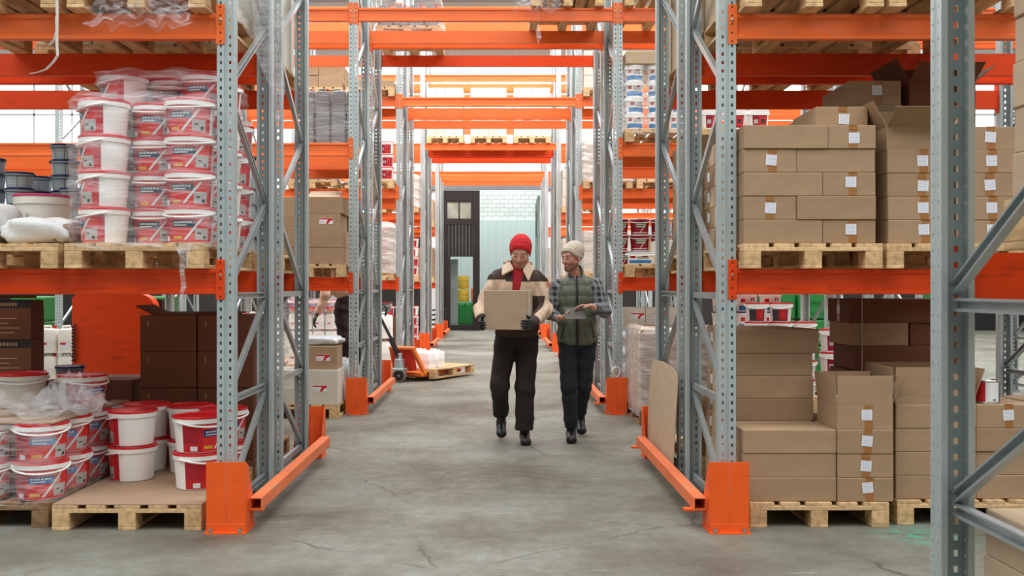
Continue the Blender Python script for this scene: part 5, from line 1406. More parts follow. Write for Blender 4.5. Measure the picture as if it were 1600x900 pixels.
class Field:
    """a smooth solid grown from blended capsules and ellipsoids, meshed by surface nets"""
    def __init__(s, lo, hi, h):
        s.lo = np.array(lo, float); s.h = h; s.n = (np.ceil((np.array(hi)-s.lo)/h).astype(int)+1)
        s.d = np.full(s.n, .05, np.float32)
    def _sub(s, lo, hi, pad):
        i0 = np.maximum(0, np.floor((np.array(lo)-pad-s.lo)/s.h).astype(int)); i1 = np.minimum(s.n, np.ceil((np.array(hi)+pad-s.lo)/s.h).astype(int)+1)
        if (i1 <= i0).any(): return None
        sl = tuple(slice(a, b) for a, b in zip(i0, i1))
        g = np.meshgrid(*[(s.lo[k]+s.h*np.arange(i0[k], i1[k])).astype(np.float32) for k in range(3)], indexing='ij')
        return sl, g
    def _mix(s, sl, v, k, op):
        a = s.d[sl]
        if op == 'u':
            h = np.clip(.5+.5*(a-v)/k, 0, 1); s.d[sl] = a*(1-h)+v*h-k*h*(1-h)
        elif op == 's':
            h = np.clip(.5-.5*(a+v)/k, 0, 1); s.d[sl] = a*(1-h)-v*h+k*h*(1-h)
        elif op == 'i':
            s.d[sl] = np.maximum(a, v)
    def cap(s, a, b, r1, r2=None, k=.02, op='u', flat=None):
        r2 = r1 if r2 is None else r2; a, b = np.array(a, float), np.array(b, float); R = max(r1, r2)
        q = s._sub(np.minimum(a, b)-R, np.maximum(a, b)+R, .05)
        if q is None: return
        sl, (X, Y, Z) = q; ab = b-a; L = max(1e-9, ab@ab)
        t = np.clip(((X-a[0])*ab[0]+(Y-a[1])*ab[1]+(Z-a[2])*ab[2])/L, 0, 1)
        dx, dy, dz = X-a[0]-t*ab[0], Y-a[1]-t*ab[1], Z-a[2]-t*ab[2]
        if flat is not None:      # squash along a unit direction
            n, f = np.array(flat[0], float), flat[1]; n /= np.linalg.norm(n)
            dn = dx*n[0]+dy*n[1]+dz*n[2]; e = (f-1); dx, dy, dz = dx+dn*e*n[0], dy+dn*e*n[1], dz+dn*e*n[2]
        v = np.sqrt(dx*dx+dy*dy+dz*dz)-(r1+(r2-r1)*t); s._mix(sl, v, k, op)
    def ell(s, c, r, k=.02, op='u', R=None):
        c = np.array(c, float); r = np.array(r, float); m = r.max()
        q = s._sub(c-m, c+m, .05)
        if q is None: return
        sl, (X, Y, Z) = q; P = [X-c[0], Y-c[1], Z-c[2]]
        if R is not None:
            Rm = np.array(R); P = [Rm[0, i]*P[0]+Rm[1, i]*P[1]+Rm[2, i]*P[2] for i in range(3)]
        k0 = np.sqrt(sum((P[i]/r[i])**2 for i in range(3))); k1 = np.sqrt(sum((P[i]/r[i]**2)**2 for i in range(3)))+1e-6
        s._mix(sl, k0*(k0-1)/k1, k, op)
    def keep(s, f):
        """keep where f(X,Y,Z) < 0"""
        X, Y, Z = np.meshgrid(*[(s.lo[k]+s.h*np.arange(s.n[k])).astype(np.float32) for k in range(3)], indexing='ij'); s.d = np.maximum(s.d, f(X, Y, Z)).astype(np.float32)
    def ripple(s, f):
        X, Y, Z = np.meshgrid(*[(s.lo[k]+s.h*np.arange(s.n[k])).astype(np.float32) for k in range(3)], indexing='ij'); s.d = (s.d+f(X, Y, Z)).astype(np.float32)
    def mesh(s, name, mats, pick=None):
        d = s.d; d[0] = d[-1] = .05; d[:, 0] = d[:, -1] = .05; d[:, :, 0] = d[:, :, -1] = .05
        neg = d < 0; n = np.array(d.shape)
        c = np.zeros(n-1, np.uint8)
        for i in (0, 1):
            for j in (0, 1):
                for k in (0, 1): c += neg[i:n[0]-1+i, j:n[1]-1+j, k:n[2]-1+k]
        act = (c > 0) & (c < 8); idx = np.argwhere(act); vid = np.full(act.shape, -1, np.int64); vid[act] = np.arange(len(idx))
        acc = np.zeros((len(idx), 3)); cnt = np.zeros(len(idx))
        E = [((0, 0, 0), (1, 0, 0)), ((0, 1, 0), (1, 1, 0)), ((0, 0, 1), (1, 0, 1)), ((0, 1, 1), (1, 1, 1)), ((0, 0, 0), (0, 1, 0)), ((1, 0, 0), (1, 1, 0)), ((0, 0, 1), (0, 1, 1)), ((1, 0, 1), (1, 1, 1)),
             ((0, 0, 0), (0, 0, 1)), ((1, 0, 0), (1, 0, 1)), ((0, 1, 0), (0, 1, 1)), ((1, 1, 0), (1, 1, 1))]
        for p, q in E:
            p, q = np.array(p), np.array(q); A = d[tuple((idx+p).T)].astype(float); B = d[tuple((idx+q).T)].astype(float)
            m = (A < 0) != (B < 0); t = np.where(m, A/(A-B+1e-12*(A == B)), 0); acc += np.where(m[:, None], p+(q-p)*t[:, None], 0); cnt += m
        V = (idx+acc/cnt[:, None])*s.h+s.lo
        F_ = []
        for ax in range(3):
            a1, a2 = (ax+1) % 3, (ax+2) % 3
            sl0 = [slice(None)]*3; sl1 = [slice(None)]*3; sl0[ax] = slice(0, n[ax]-1); sl1[ax] = slice(1, n[ax])
            A, B = neg[tuple(sl0)], neg[tuple(sl1)]; e = np.argwhere(A != B)
            e = e[(e[:, a1] > 0) & (e[:, a2] > 0)]
            o1 = np.zeros(3, int); o1[a1] = 1; o2 = np.zeros(3, int); o2[a2] = 1
            q = np.stack([vid[tuple((e-o1-o2).T)], vid[tuple((e-o2).T)], vid[tuple(e.T)], vid[tuple((e-o1).T)]], 1)
            fl = A[tuple(e.T)]; q[~fl] = q[~fl][:, ::-1]; F_.append(q)
        Q = np.concatenate(F_); Q = Q[(Q >= 0).all(1)]
        # two smoothing passes
        for _ in range(2):
            sm = np.zeros_like(V); ct = np.zeros(len(V))
            for i in range(4):
                j = (i+1) % 4; np.add.at(sm, Q[:, i], V[Q[:, j]]); np.add.at(ct, Q[:, i], 1); np.add.at(sm, Q[:, j], V[Q[:, i]]); np.add.at(ct, Q[:, j], 1)
            V = V*.5+.5*sm/np.maximum(ct, 1)[:, None]
        me = bpy.data.meshes.new(name); me.vertices.add(len(V)); me.vertices.foreach_set('co', V.astype(np.float32).ravel())
        me.loops.add(Q.size); me.loops.foreach_set('vertex_index', Q.astype(np.int32).ravel()); me.polygons.add(len(Q))
        me.polygons.foreach_set('loop_start', np.arange(0, Q.size, 4, dtype=np.int32))
        me.polygons.foreach_set('loop_total', np.full(len(Q), 4, np.int32))
        me.update(calc_edges=True)
        for mm in (mats if isinstance(mats, list) else [mats]): me.materials.append(M[mm])
        if pick is not None:
            cen = V[Q].mean(1); me.polygons.foreach_set('material_index', pick(cen).astype(np.int32))
        me.polygons.foreach_set('use_smooth', np.ones(len(Q), bool)); me.validate(); me.update(); return me

def rotm(yaw=0, pitch=0, roll=0):
    return np.array(Matrix.Rotation(math.radians(yaw), 3, 'Z') @ Matrix.Rotation(math.radians(pitch), 3, 'X') @ Matrix.Rotation(math.radians(roll), 3, 'Y'))
def head_prims(f0, c, R, k=.02, sc=1.0):
    class S:
        ell = staticmethod(lambda c_, r_, k_=.02, op='u', R=None: f0.ell(c_, tuple(q*sc for q in r_), k_, op, R))
        cap = staticmethod(lambda a, b, r1, r2, k_=.02, op='u': f0.cap(a, b, r1*sc, r2*sc, k_, op))
    f = S
    c = np.array(c); P = lambda x, y, z: c+sc*(R @ np.array([x, y, z]))
    f.ell(P(0, .012, .035), (.075, .094, .086), k, R=R); f.ell(P(0, -.022, -.035), (.060, .066, .082), k, R=R)
    f.ell(P(0, -.058, -.096), (.030, .026, .022), .02, R=R)
    for s in (-1, 1):
        f.cap(P(s*.050, .0, -.055), P(s*.018, -.062, -.10), .022, .018, .02)
        f.ell(P(s*.041, -.062, -.026), (.020, .020, .018), .02, R=R)
        f.ell(P(s*.077, .012, -.010), (.010, .020, .032), .008, R=R)
    f.cap(P(-.036, -.074, .020), P(.036, -.074, .020), .014, .014, .014)
    f.ell(P(-.031, -.097, -.002), (.016, .013, .011), .012, 's', R=R); f.ell(P(.031, -.097, -.002), (.016, .013, .011), .012, 's', R=R)
    f.ell(P(-.031, -.076, -.002), (.015, .013, .012), .004, R=R); f.ell(P(.031, -.076, -.002), (.015, .013, .012), .004, R=R)
    f.cap(P(0, -.084, .010), P(0, -.106, -.036), .008, .0125, .012)
    for s in (-1, 1): f.ell(P(s*.012, -.096, -.040), (.008, .009, .007), .006, R=R)
    f.ell(P(0, -.086, -.067), (.023, .009, .006), .006, R=R); f.ell(P(0, -.085, -.079), (.019, .010, .007), .006, R=R)
    f.cap(P(-.02, -.096, -.073), P(.02, -.096, -.073), .0025, .0025, .004, 's')
def head_parts(root, c, R, eye_open, browmat, sc=1.0):
    c = np.array(c); P = lambda x, y, z: tuple(c+sc*(R @ np.array([x, y, z])))
    for s in (-1, 1):
        b = MB(); b.tube([P(s*.016, -.0885, .0165), P(s*.031, -.0895, .021), P(s*.047, -.078, .016)], .0035, 6, rs=[.003, .004, .002]); link('eyebrow', b.mesh('eyebrow', browmat, 60), root)
        b = MB()
        if eye_open: b.tube([P(s*.021, -.0885, -.002), P(s*.031, -.0905, -.001), P(s*.042, -.085, -.003)], .004, 6, rs=[.0015, .0042, .0015])
        else: b.tube([P(s*.020, -.0875, -.007), P(s*.031, -.0895, -.0095), P(s*.043, -.083, -.008)], .0016, 6)
        link('eye', b.mesh('eye', 'eye', 60), root)
def hat_mesh(c, R, matn, slouch=0, h=.004, sc=1.0):
    c = np.array(c, float); f = Field(c-.18, c+.20, h); P = lambda x, y, z: c+sc*(R @ np.array([x, y, z]))
    f.ell(P(0, .018, .045), (.0925*sc, .108*sc, .094*sc), .02, R=R)
    if slouch: f.ell(P(0, .055, .085), (.072, .075, .066), .05, R=R)
    else: f.ell(P(0, .03, .075), (.07, .085, .07), .03, R=R)
    Ri = R.T
    def loc(X, Y, Z):
        p = [X-c[0], Y-c[1], Z-c[2]]; return [Ri[i, 0]*p[0]+Ri[i, 1]*p[1]+Ri[i, 2]*p[2] for i in range(3)]
    def f1(X, Y, Z):
        x, y, z = loc(X, Y, Z); return (.014-y*.52-.9*np.maximum(0, abs(x)-.052))-z
    f.keep(f1)
    # turned-up cuff: slightly proud band along the edge
    def f2(X, Y, Z):
        x, y, z = loc(X, Y, Z); e = z-(.014-y*.52-.9*np.maximum(0, abs(x)-.052)); return np.where((e > -.002) & (e < .045), -.006, 0)+.0012*np.sin(np.arctan2(y, x)*46)*(e < .09)
    f.ripple(f2)
    f.keep(f1)
    return f.mesh('beanie', matn)
def hand_prims(f, palm, fdir, n, s, curls, spread=1.0, th=.011, thumb=(.55, .7, .35), sc=1.0, wrist=None):
    """palm centre, finger direction, palm normal, direction towards the thumb"""
    palm, F1, Nn, S = [np.array(v, float) for v in (palm, fdir, n, s)]
    F1 /= np.linalg.norm(F1); Nn -= F1*(Nn@F1); Nn /= np.linalg.norm(Nn); S = S-F1*(S@F1)-Nn*(S@Nn); S /= np.linalg.norm(S)
    for o in (-.026, -.009, .009, .026): f.cap(palm-F1*.045*sc+S*o*.7*sc, palm+F1*.04*sc+S*o*sc, th*1.15*sc, th*1.05*sc, .012)
    if wrist is not None: f.cap(wrist, palm-F1*.04*sc, .026*sc, .022*sc, .02)
    L = [(.030, .92), (.0105, 1.0), (-.0105, .95), (-.030, .78)]
    for (o, ln), cu in zip(L, curls):
        p = palm+F1*.042*sc+S*o*sc*spread; ang = 0; r = th*.86*sc
        for seg, c_ in zip((.043, .027, .021), cu):
            ang += math.radians(c_); dr = F1*math.cos(ang)+Nn*math.sin(ang); q = p+dr*seg*ln*sc; f.cap(p, q, r, r*.9, .005); p = q; r *= .9
    tb = palm-F1*.022*sc+S*.026*sc; d = S*thumb[0]+F1*thumb[1]+Nn*thumb[2]; d /= np.linalg.norm(d); q = tb+d*.045*sc
    d2 = d+F1*.4+Nn*.3; d2 /= np.linalg.norm(d2); f.cap(tb, q, .0135*sc, .0115*sc, .008); f.cap(q, q+d2*.03*sc, .011*sc, .009*sc, .005)
def shoe(root, heel, toe, w=.045, up=None, name='shoe'):
    """shoe between heel and toe points (sole level)"""
    a, b_ = np.array(heel, float), np.array(toe, float); lo = np.minimum(a, b_)-.09; hi = np.maximum(a, b_)+.17
    d = (b_-a)/np.linalg.norm(b_-a); u = np.array([0, 0, 1.0]); u -= d*(u@d); u /= np.linalg.norm(u)
    f = Field(lo, hi, .005)
    f.cap(a+u*.038+d*.03, b_+u*.034-d*.04, .040, .042, .02); f.cap(a+u*.06+d*.035, a+u*.11+d*.045, .042, .044, .03); f.cap(a+u*.06+d*.05, b_+u*.03-d*.07, .04, .036, .02)
    f.ell(b_+u*.028-d*.045, (.045, .05, .03), .02)
    def under(X, Y, Z): return -((X-a[0])*u[0]+(Y-a[1])*u[1]+(Z-a[2])*u[2])+.002
    f.keep(under)
    def pick(c): return (((c-a)@u) < .018).astype(int)
    link(name, f.mesh(name, ['shoe', 'sole'], pick), root)
def wrinkle(amp, fx, seed):
    r = random.Random(seed); p = [r.random()*6 for _ in range(6)]
    return lambda X, Y, Z: amp*(np.sin(fx*Z+6*X+p[0]+2*np.sin(9*X+p[1]))+.7*np.sin(1.7*fx*Z-9*Y+p[2]+2*np.sin(7*Y+11*X+p[3])))/1.7

def limb_body(f, J):
    f.ell((J['ch'][0], J['ch'][1], J['ch'][2]), (.155, .09, .17), .05); f.ell((J['pv'][0], J['pv'][1], J['pv'][2]+.08), (.13, .085, .17), .05)
    f.cap(J['neck'], np.array(J['head'])+np.array([0, .01, -.06]), .056, .052, .03)
    for s in 'LR':
        f.cap(J['sh'+s], J['el'+s], .046, .036, .03); f.cap(J['el'+s], J['wr'+s], .036, .026, .02)
        f.cap(J['hip'+s], J['kn'+s], .072, .052, .03); f.cap(J['kn'+s], J['an'+s], .048, .035, .02)

# ---------------------------------------------------------------- man in red beanie carrying a carton
O1 = (.186, 8.91, 0)
J = dict(head=(.030, -.055, 1.706), neck=(.015, .01, 1.55), ch=(.005, .01, 1.35), pv=(0, .02, .98),
         shL=(-.188, .01, 1.462), shR=(.196, .01, 1.452), elL=(-.318, -.03, 1.20), elR=(.245, -.08, 1.19), wrL=(-.305, -.255, 1.115), wrR=(.125, -.36, 1.09),
         hipL=(-.095, .02, .93), hipR=(.095, .02, .93), knL=(-.155, -.03, .53), knR=(.072, -.03, .50), anL=(-.14, .34, .20), anR=(.068, .04, .10))
man = thing('person', [], O1, 0, 'man in red beanie and beige-brown work jacket walking with a carton in both gloved hands', 'person')
RH = rotm(-7, 21, 4)
f = Field((-.42, -.42, -.01), (.36, .46, 1.88), .005)
limb_body(f, J); head_prims(f, J['head'], RH, sc=1.09)
hc = np.array(J['head'])
def pick(c):
    q = (c-hc) @ RH/1.09; m = np.zeros(len(c), int)
    m[(q[:, 2] < -.050-.25*np.maximum(0, .045-abs(q[:, 0]))*(abs(q[:, 0]) > .024)) & (q[:, 1] < .02-np.maximum(0, -.055-q[:, 2])*.9) & (q[:, 2] > -.122) & (abs(q[:, 0]) < .08) & ~((q[:, 2] > -.058) & (abs(q[:, 0]) < .014))] = 1
    m[(abs(q[:, 2]+.073) < .010) & (abs(q[:, 0]) < .021) & (q[:, 1] < -.07)] = 2
    m[(q[:, 2] > -.035) & (q[:, 2] < .06) & (abs(q[:, 0]) < .0745) & (q[:, 1] > .03)] = 3
    m[c[:, 2] < 1.4] = 0; m[c[:, 2] < .32] = 4
    return m
link('body', f.mesh('body', ['skin', 'beard', 'lip', 'hair', 'trs_brown'], pick), man)
head_parts(man, J['head'], RH, False, 'brow', 1.09)
link('beanie', hat_mesh(J['head'], RH, 'hat_red', sc=1.09), man)
# t-shirt
f = Field((-.3, -.25, 1.0), (.3, .25, 1.62), .006)
f.ell((.005, .0, 1.36), (.185, .112, .21), .05); f.cap((-.13, .01, 1.48), (.15, .01, 1.475), .055, .055, .05); f.cap((.01, .005, 1.50), (.013, -.005, 1.565), .078, .066, .03)
f.ripple(wrinkle(.002, 60, 3))
link('tshirt', f.mesh('tshirt', 'tee'), man)
# jacket
f = Field((-.46, -.45, .92), (.42, .30, 1.70), .006)
f.ell((.005, .005, 1.35), (.205, .135, .22), .06); f.ell((.0, .01, 1.10), (.19, .135, .20), .06); f.ell((0, .015, .99), (.185, .13, .12), .05)
f.cap((-.16, .01, 1.468), (.17, .01, 1.458), .062, .062, .06); f.cap((-.145, .012, 1.485), (.0, .02, 1.55), .060, .078, .05); f.cap((.155, .012, 1.475), (.02, .02, 1.55), .060, .078, .05); f.cap((.01, .02, 1.52), (.013, .025, 1.575), .09, .072, .05)
for s in 'LR':
    f.cap(J['sh'+s], J['el'+s], .070, .062, .04); f.cap(J['el'+s], J['wr'+s], .064, .046, .03)
f.ripple(lambda X, Y, Z: .0065*np.sin(42*Z+22*X+3*np.sin(24*Y)+2*np.sin(31*X))*np.clip((abs(X)-.14)*12, 0, 1)+.004*np.sin(26*Z-18*X+3*np.sin(17*X)))
f.keep(lambda X, Y, Z: np.maximum(.955-Z, 0*Z-1))
f.keep(lambda X, Y, Z: .008-np.sqrt(np.maximum(0, (X-J['wrL'][0])**2*0+9)))
# front opening and neck hole
def opening(X, Y, Z):
    w = .028+np.clip((Z-1.33)*.10, 0, .03); return np.where((Y < -.02) & (Z > 1.20), w-abs(X+.012-(Z-1.35)*.12), -1)
f.keep(opening)
f.cap((.013, -.03, 1.555), (.015, -.05, 1.68), .060, .085, .01, 's')
jl, jr = np.array(J['elL']), np.array(J['elR'])
def pick(c):
    m = np.zeros(len(c), int); m[(c[:, 2] > 1.445+.02*(c[:, 0] < -.1))] = 1
    wl, wr = np.array(J['wrL']), np.array(J['wrR'])
    m[(np.linalg.norm(c-wl, axis=1) < .062)] = 1; m[(np.linalg.norm(c-wr, axis=1) < .075)] = 1
    t = (c-jr)@(wr-jr)/((wr-jr)@(wr-jr)); off = c-jr-t[:, None]*(wr-jr)
    m[(t > -.35) & (t < 1.2) & (off[:, 0] < -.004) & (c[:, 1] < -.02) & (c[:, 0] > .07) & (c[:, 2] < 1.32)] = 1
    m[(c[:, 2] < 1.07) & (abs(c[:, 0]) < .235) & (c[:, 1] > -.20)] = 1
    return m
jacket = link('jacket', f.mesh('jacket', ['jk_beige', 'jk_brown'], pick), man)
# collar points
f = Field((-.18, -.22, 1.42), (.20, .14, 1.68), .005)
f.cap((-.066, -.060, 1.585), (-.10, .02, 1.612), .026, .026, .01, flat=((1, .2, .3), 3.0)); f.cap((.088, -.06, 1.58), (.118, .02, 1.605), .026, .026, .01, flat=((1, -.2, -.3), 3.0))
f.cap((-.10, .02, 1.612), (.01, .095, 1.625), .026, .026, .012, flat=((.4, 1, .2), 3)); f.cap((.118, .02, 1.605), (.01, .095, 1.625), .026, .026, .012, flat=((-.4, 1, .2), 3))
for (A, B, T, D) in (((-.064, -.050, 1.612), (-.038, -.128, 1.555), (-.128, -.150, 1.507), (-.122, -.035, 1.585)), ((.092, -.050, 1.606), (.058, -.130, 1.545), (.098, -.160, 1.462), (.148, -.035, 1.572))):
    A, B, T, D = map(np.array, (A, B, T, D)); nrm = np.cross(T-A, D-B); nrm /= np.linalg.norm(nrm)
    for t in np.linspace(0, 1, 15):
        f.cap(A+(B-A)*t, D+(T-D)*t, .009, .009, .004)
    f.cap(B, T, .007, .007, .006); f.cap(D, T, .007, .007, .006)
link('collar', f.mesh('collar', 'jk_beige'), jacket)
b = MB(); b.box(.075, .135, -.1405, -.134, 1.33, 1.425, c=.003); b.box(.075, .135, -.1435, -.139, 1.395, 1.427, c=.002)
link('chest_pocket', b.mesh('chest_pocket', 'jk_beige'), jacket)
# trousers
f = Field((-.30, -.22, .05), (.27, .50, 1.08), .006)
f.ell((0, .02, .97), (.172, .118, .13), .05); f.cap(J['hipL'], J['knL'], .103, .083, .04); f.cap(J['hipR'], J['knR'], .103, .086, .03)
f.cap(J['knL'], (-.14, .30, .24), .080, .072, .03); f.cap((-.16, -.06, .54), (-.14, -.05, .50), .062, .060, .04); f.cap(J['knR'], (.068, .03, .14), .084, .084, .03)
f.ripple(wrinkle(.0045, 30, 5))
f.keep(lambda X, Y, Z: np.where(X > -.04, .118-Z, np.where(Z < .5, .20+(.30-Y)*.6-Z, -1)))
f.keep(lambda X, Y, Z: Z-1.05)
link('trousers', f.mesh('trousers', 'trs_brown'), man)
shoe(man, (.072, .14, .003), (.078, -.14, .003)); shoe(man, (-.14, .42, .105), (-.135, .235, .006))
# gloves
a15 = math.radians(-15); ca, sa = math.cos(a15), math.sin(a15)
f = Field((.0, -.56, .98), (.20, -.28, 1.20), .004)
hand_prims(f, (.108, -.430, 1.085), (-sa*-1, -ca, -.05), (-ca, -sa, 0), (0, 0, 1), [(18, 58, 18), (20, 60, 20), (22, 60, 22), (24, 60, 26)], 1.05, .0125, (.8, .6, .5), 1.02, wrist=J['wrR'])
link('glove', f.mesh('glove', 'glove'), man)
f = Field((-.42, -.50, .98), (-.20, -.20, 1.20), .004)
hand_prims(f, (-.318, -.335, 1.09), (-sa*-1, -ca, -.25), (ca, sa, -.1), (0, .1, 1), [(24, 55, 20), (24, 55, 22), (26, 55, 24), (28, 55, 28)], 1.05, .0125, (.8, .5, .5), 1.02, wrist=J['wrL'])
link('glove', f.mesh('glove', 'glove'), man)
# the carried carton
cx, cy = O1[0]-.080, O1[1]-.297; hw, hd = .185, .125
ox, oy = cx+(-hw*ca+hd*sa), cy+(-hw*sa-hd*ca)
b = MB(); b.box(.3704, .3712, .095, .145, .004, .331); tp = b.mesh('tape', 'card_white')
b = MB(); b.box(.3712, .3718, .15, .20, .10, .22); sk = b.mesh('printed_mark', 'greylab')
thing('carton', carton_spec(.37, .25, .335, 'plain', 'card_pale')+[('tape', tp), ('printed_mark', sk)], (ox, oy, 1.034), a15, 'plain closed carton held in front of chest by man in red beanie', 'cardboard box')

# ---------------------------------------------------------------- man in olive vest with tablet
O2 = (.744, 9.04, 0)
J = dict(head=(-.060, -.03, 1.660), neck=(-.02, .02, 1.49), ch=(-.02, .01, 1.31), pv=(-.01, .02, .96),
         shL=(-.19, .02, 1.405), shR=(.155, .015, 1.41), elL=(-.262, .0, 1.165), elR=(.235, -.03, 1.175), wrL=(-.195, -.225, 1.125), wrR=(.115, -.245, 1.215),
         hipL=(-.092, .02, .92), hipR=(.082, .03, .92), knL=(-.088, -.04, .50), knR=(.058, .07, .49), anL=(-.062, .05, .10), anR=(.052, .42, .16))
m2 = thing('person', [], O2, 0, 'bearded man in beige beanie, olive quilted vest and plaid shirt holding a tablet', 'person')
RH2 = rotm(-46, 3, -3)
f = Field((-.36, -.40, -.01), (.34, .56, 1.84), .005)
limb_body(f, J); head_prims(f, J['head'], RH2)
hand_prims(f, (.052, -.262, 1.232), (-1, -.10, .06), (-.05, -.1, -1), (0, -.9, .3), [(18, 22, 14), (22, 26, 16), (28, 30, 18), (34, 34, 20)], 1.1, .0105, (.6, .8, .3), 1.0, wrist=J['wrR'])
hand_prims(f, (-.130, -.262, 1.128), (1, -.12, .02), (0, .35, 1), (0, -.75, .6), [(10, 18, 12), (12, 22, 12), (16, 24, 14), (20, 28, 16)], 1.0, .0105, (.5, .8, .6), 1.0, wrist=J['wrL'])
hc2 = np.array(J['head'])
def pick(c):
    q = (c-hc2) @ RH2; m = np.zeros(len(c), int)
    m[(q[:, 2] < -.050-.25*np.maximum(0, .045-abs(q[:, 0]))*(abs(q[:, 0]) > .024)) & (q[:, 1] < .02-np.maximum(0, -.055-q[:, 2])*.9) & (q[:, 2] > -.122) & (abs(q[:, 0]) < .08) & ~((q[:, 2] > -.056) & (abs(q[:, 0]) < .014))] = 1
    m[(abs(q[:, 2]+.073) < .010) & (abs(q[:, 0]) < .021) & (q[:, 1] < -.07)] = 2
    m[(q[:, 2] > -.07) & (q[:, 2] < .06) & (abs(q[:, 0]) < .0745) & (q[:, 1] > .03)] = 3
    m[c[:, 2] < 1.35] = 0; m[c[:, 2] < .32] = 4
    return m
link('body', f.mesh('body', ['skin2', 'beard2', 'lip', 'hair', 'trs_navy'], pick), m2)
head_parts(m2, J['head'], RH2, True, 'hair')
link('beanie', hat_mesh(J['head'], RH2, 'hat_beige', 1), m2)
# shirt sleeves and collar
f = Field((-.38, -.33, 1.02), (.34, .16, 1.56), .006)
for s in 'LR':
    f.cap(J['sh'+s], J['el'+s], .068, .056, .03); f.cap(J['el'+s], np.array(J['wr'+s])*.88+np.array(J['el'+s])*.12, .056, .044, .03)
f.ell((-.02, .01, 1.32), (.17, .105, .18), .05); f.cap((-.02, .02, 1.44), (-.02, .02, 1.47), .066, .060, .03)
f.ripple(lambda X, Y, Z: .004*np.sin(44*Z+18*X+3*np.sin(22*Y)))
link('plaid_shirt', f.mesh('plaid_shirt', 'plaid'), m2)
# quilted vest
f = Field((-.30, -.23, .84), (.26, .24, 1.60), .006)
f.ell((-.02, .01, 1.30), (.182, .138, .20), .06); f.ell((-.015, .01, 1.08), (.180, .140, .20), .06); f.ell((-.01, .015, .95), (.185, .142, .13), .05)
f.cap((-.125, .015, 1.43), (.090, .015, 1.435), .048, .048, .07)
f.cap((-.02, .02, 1.45), (-.02, .015, 1.535), .085, .072, .03)
f.cap((-.025, -.03, 1.50), (-.03, -.06, 1.62), .056, .075, .012, 's')
def quilt(X, Y, Z):
    t = ((Z-.862+.25*abs(X+.02)*.25) % .092)/.092; return np.where(Z < 1.47, .010*(1-np.sin(np.pi*t)**.5), 0)+.002*np.sin(90*X+30*Z)+np.where((Y < 0) & (abs(X+.02-.004*0) < .014), .006, 0)
f.ripple(quilt); f.keep(lambda X, Y, Z: .872-Z)
f.keep(lambda X, Y, Z: abs(X+.018)-np.where(Z > 1.2, .168+np.clip(1.44-Z, 0, .2)*.10, .3))
vest = link('quilted_vest', f.mesh('quilted_vest', 'vest'), m2)
b = MB(); pts = []
for z, y in ((.875, -.127), (.95, -.140), (1.05, -.138), (1.15, -.128), (1.25, -.130), (1.33, -.129), (1.40, -.112), (1.46, -.085), (1.50, -.078)): pts.append((-.02, y-.001, z))
b.tube(pts, .008, 8, flat=.5); link('zip', b.mesh('zip', 'zip', 60), vest)
for sx in (-1, 1):
    b = MB(); b.tube([(-.012+sx*.120, -.118, 1.07), (-.012+sx*.136, -.112, 1.0), (-.012+sx*.148, -.102, .93)], .005, 6); link('pocket_zip', b.mesh('pocket_zip', 'zip', 60), vest)
# trousers
f = Field((-.26, -.20, .04), (.24, .54, 1.02), .006)
f.ell((-.005, .02, .94), (.160, .115, .13), .05); f.cap(J['hipL'], J['knL'], .094, .072, .03); f.cap(J['hipR'], J['knR'], .092, .070, .03)
f.cap(J['knL'], (-.062, .045, .14), .070, .060, .03); f.cap(J['knR'], (.052, .36, .23), .068, .056, .03)
f.ripple(wrinkle(.005, 36, 9)); f.keep(lambda X, Y, Z: np.where(Y < .2, .115-Z, .19-Z)); f.keep(lambda X, Y, Z: Z-.98)
link('trousers', f.mesh('trousers', 'trs_navy'), m2)
shoe(m2, (-.055, .12, .003), (-.072, -.16, .003), name='boot'); shoe(m2, (.052, .50, .10), (.058, .30, .006), name='boot')
# tablet
b = MB(); b.box(-.09, .09, -.0035, .0035, -.062, .062, 0, c=.003); sh = b.mesh('shell', 'tablet')
b = MB(); b.box(-.084, .084, .0036, .0042, -.056, .056); scn = b.mesh('screen', 'black')
thing('tablet', [('shell', sh, (0, 0, 0), (0, 0, 0), [('screen', scn)])], (O2[0]-.052, O2[1]-.300, 1.165), .04, 'grey tablet held in both hands by man in olive vest', 'tablet', tilt=(math.radians(-38), 0))

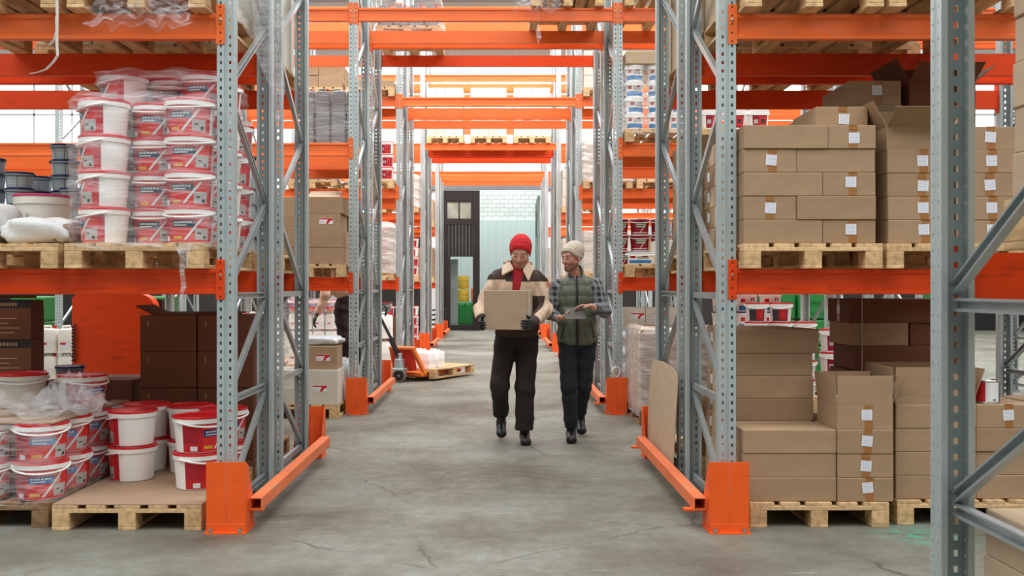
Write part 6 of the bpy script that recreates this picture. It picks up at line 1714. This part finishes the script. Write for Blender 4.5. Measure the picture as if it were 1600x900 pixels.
# ---------------------------------------------------------------- worker bending behind the second left rack
O3 = (-2.12, 14.02, 0)
m3 = thing('person', [], O3, 0, 'bending worker in cream jacket and dark trousers, half hidden behind second left rack post', 'person')
J = dict(head=(-.42, -.16, 1.72), neck=(-.31, -.06, 1.62), ch=(-.20, -.02, 1.45), pv=(0, .02, 1.10),
         shL=(-.25, -.19, 1.53), shR=(-.20, .16, 1.55), elL=(-.235, -.26, 1.27), elR=(-.05, .28, 1.32), wrL=(-.315, -.33, 1.05), wrR=(.05, .26, 1.10),
         hipL=(-.03, -.08, 1.04), hipR=(.06, .1, 1.04), knL=(.03, -.16, .62), knR=(.18, .15, .58), anL=(-.10, .02, .11), anR=(.28, .30, .11))
RH3 = rotm(-70, 30, 0)
f = Field((-.72, -.50, -.01), (.42, .46, 1.90), .007)
limb_body(f, J); head_prims(f, J['head'], RH3); link('body', f.mesh('body', ['skin']), m3)
link('beanie', hat_mesh(J['head'], RH3, 'glove', h=.006), m3)
f = Field((-.60, -.50, .85), (.26, .40, 1.75), .008)
f.cap((-.20, -.02, 1.48), (-.02, .0, 1.36), .15, .145, .05)
for s in 'LR': f.cap(J['sh'+s], J['el'+s], .075, .065, .04); f.cap(J['el'+s], J['wr'+s], .064, .048, .03)
f.ripple(wrinkle(.005, 34, 4)); link('jacket', f.mesh('jacket', 'jk_beige'), m3)
f = Field((-.30, -.36, .05), (.44, .48, 1.36), .008)
f.ell((.02, .01, 1.13), (.165, .16, .18), .05)
for s in 'LR': f.cap(J['hip'+s], J['kn'+s], .115, .092, .04); f.cap(J['kn'+s], J['an'+s], .09, .072, .03)
f.ripple(wrinkle(.007, 30, 6)); f.keep(lambda X, Y, Z: .10-Z); link('trousers', f.mesh('trousers', 'trs_brown'), m3)
f = Field((-.54, -.52, .80), (-.24, -.22, 1.10), .005)
hand_prims(f, (-.35, -.37, .97), (-.3, -.2, -1), (1, 0, 0), (0, -1, 0), [(15, 25, 15)]*4, 1.1, .013, (.7, .6, .4), 1.05, wrist=J['wrL']); link('glove', f.mesh('glove', 'glove'), m3)
f = Field((-.12, .08, .80), (.22, .40, 1.16), .006)
hand_prims(f, (.06, .25, 1.0), (0, -.1, -1), (-1, 0, 0), (0, -1, 0), [(30, 40, 30)]*4, 1.0, .013, (.6, .6, .4), 1.05, wrist=J['wrR']); link('glove', f.mesh('glove', 'glove'), m3)
shoe(m3, (-.11, .10, .003), (-.17, -.16, .003)); shoe(m3, (.29, .38, .003), (.23, .13, .003))
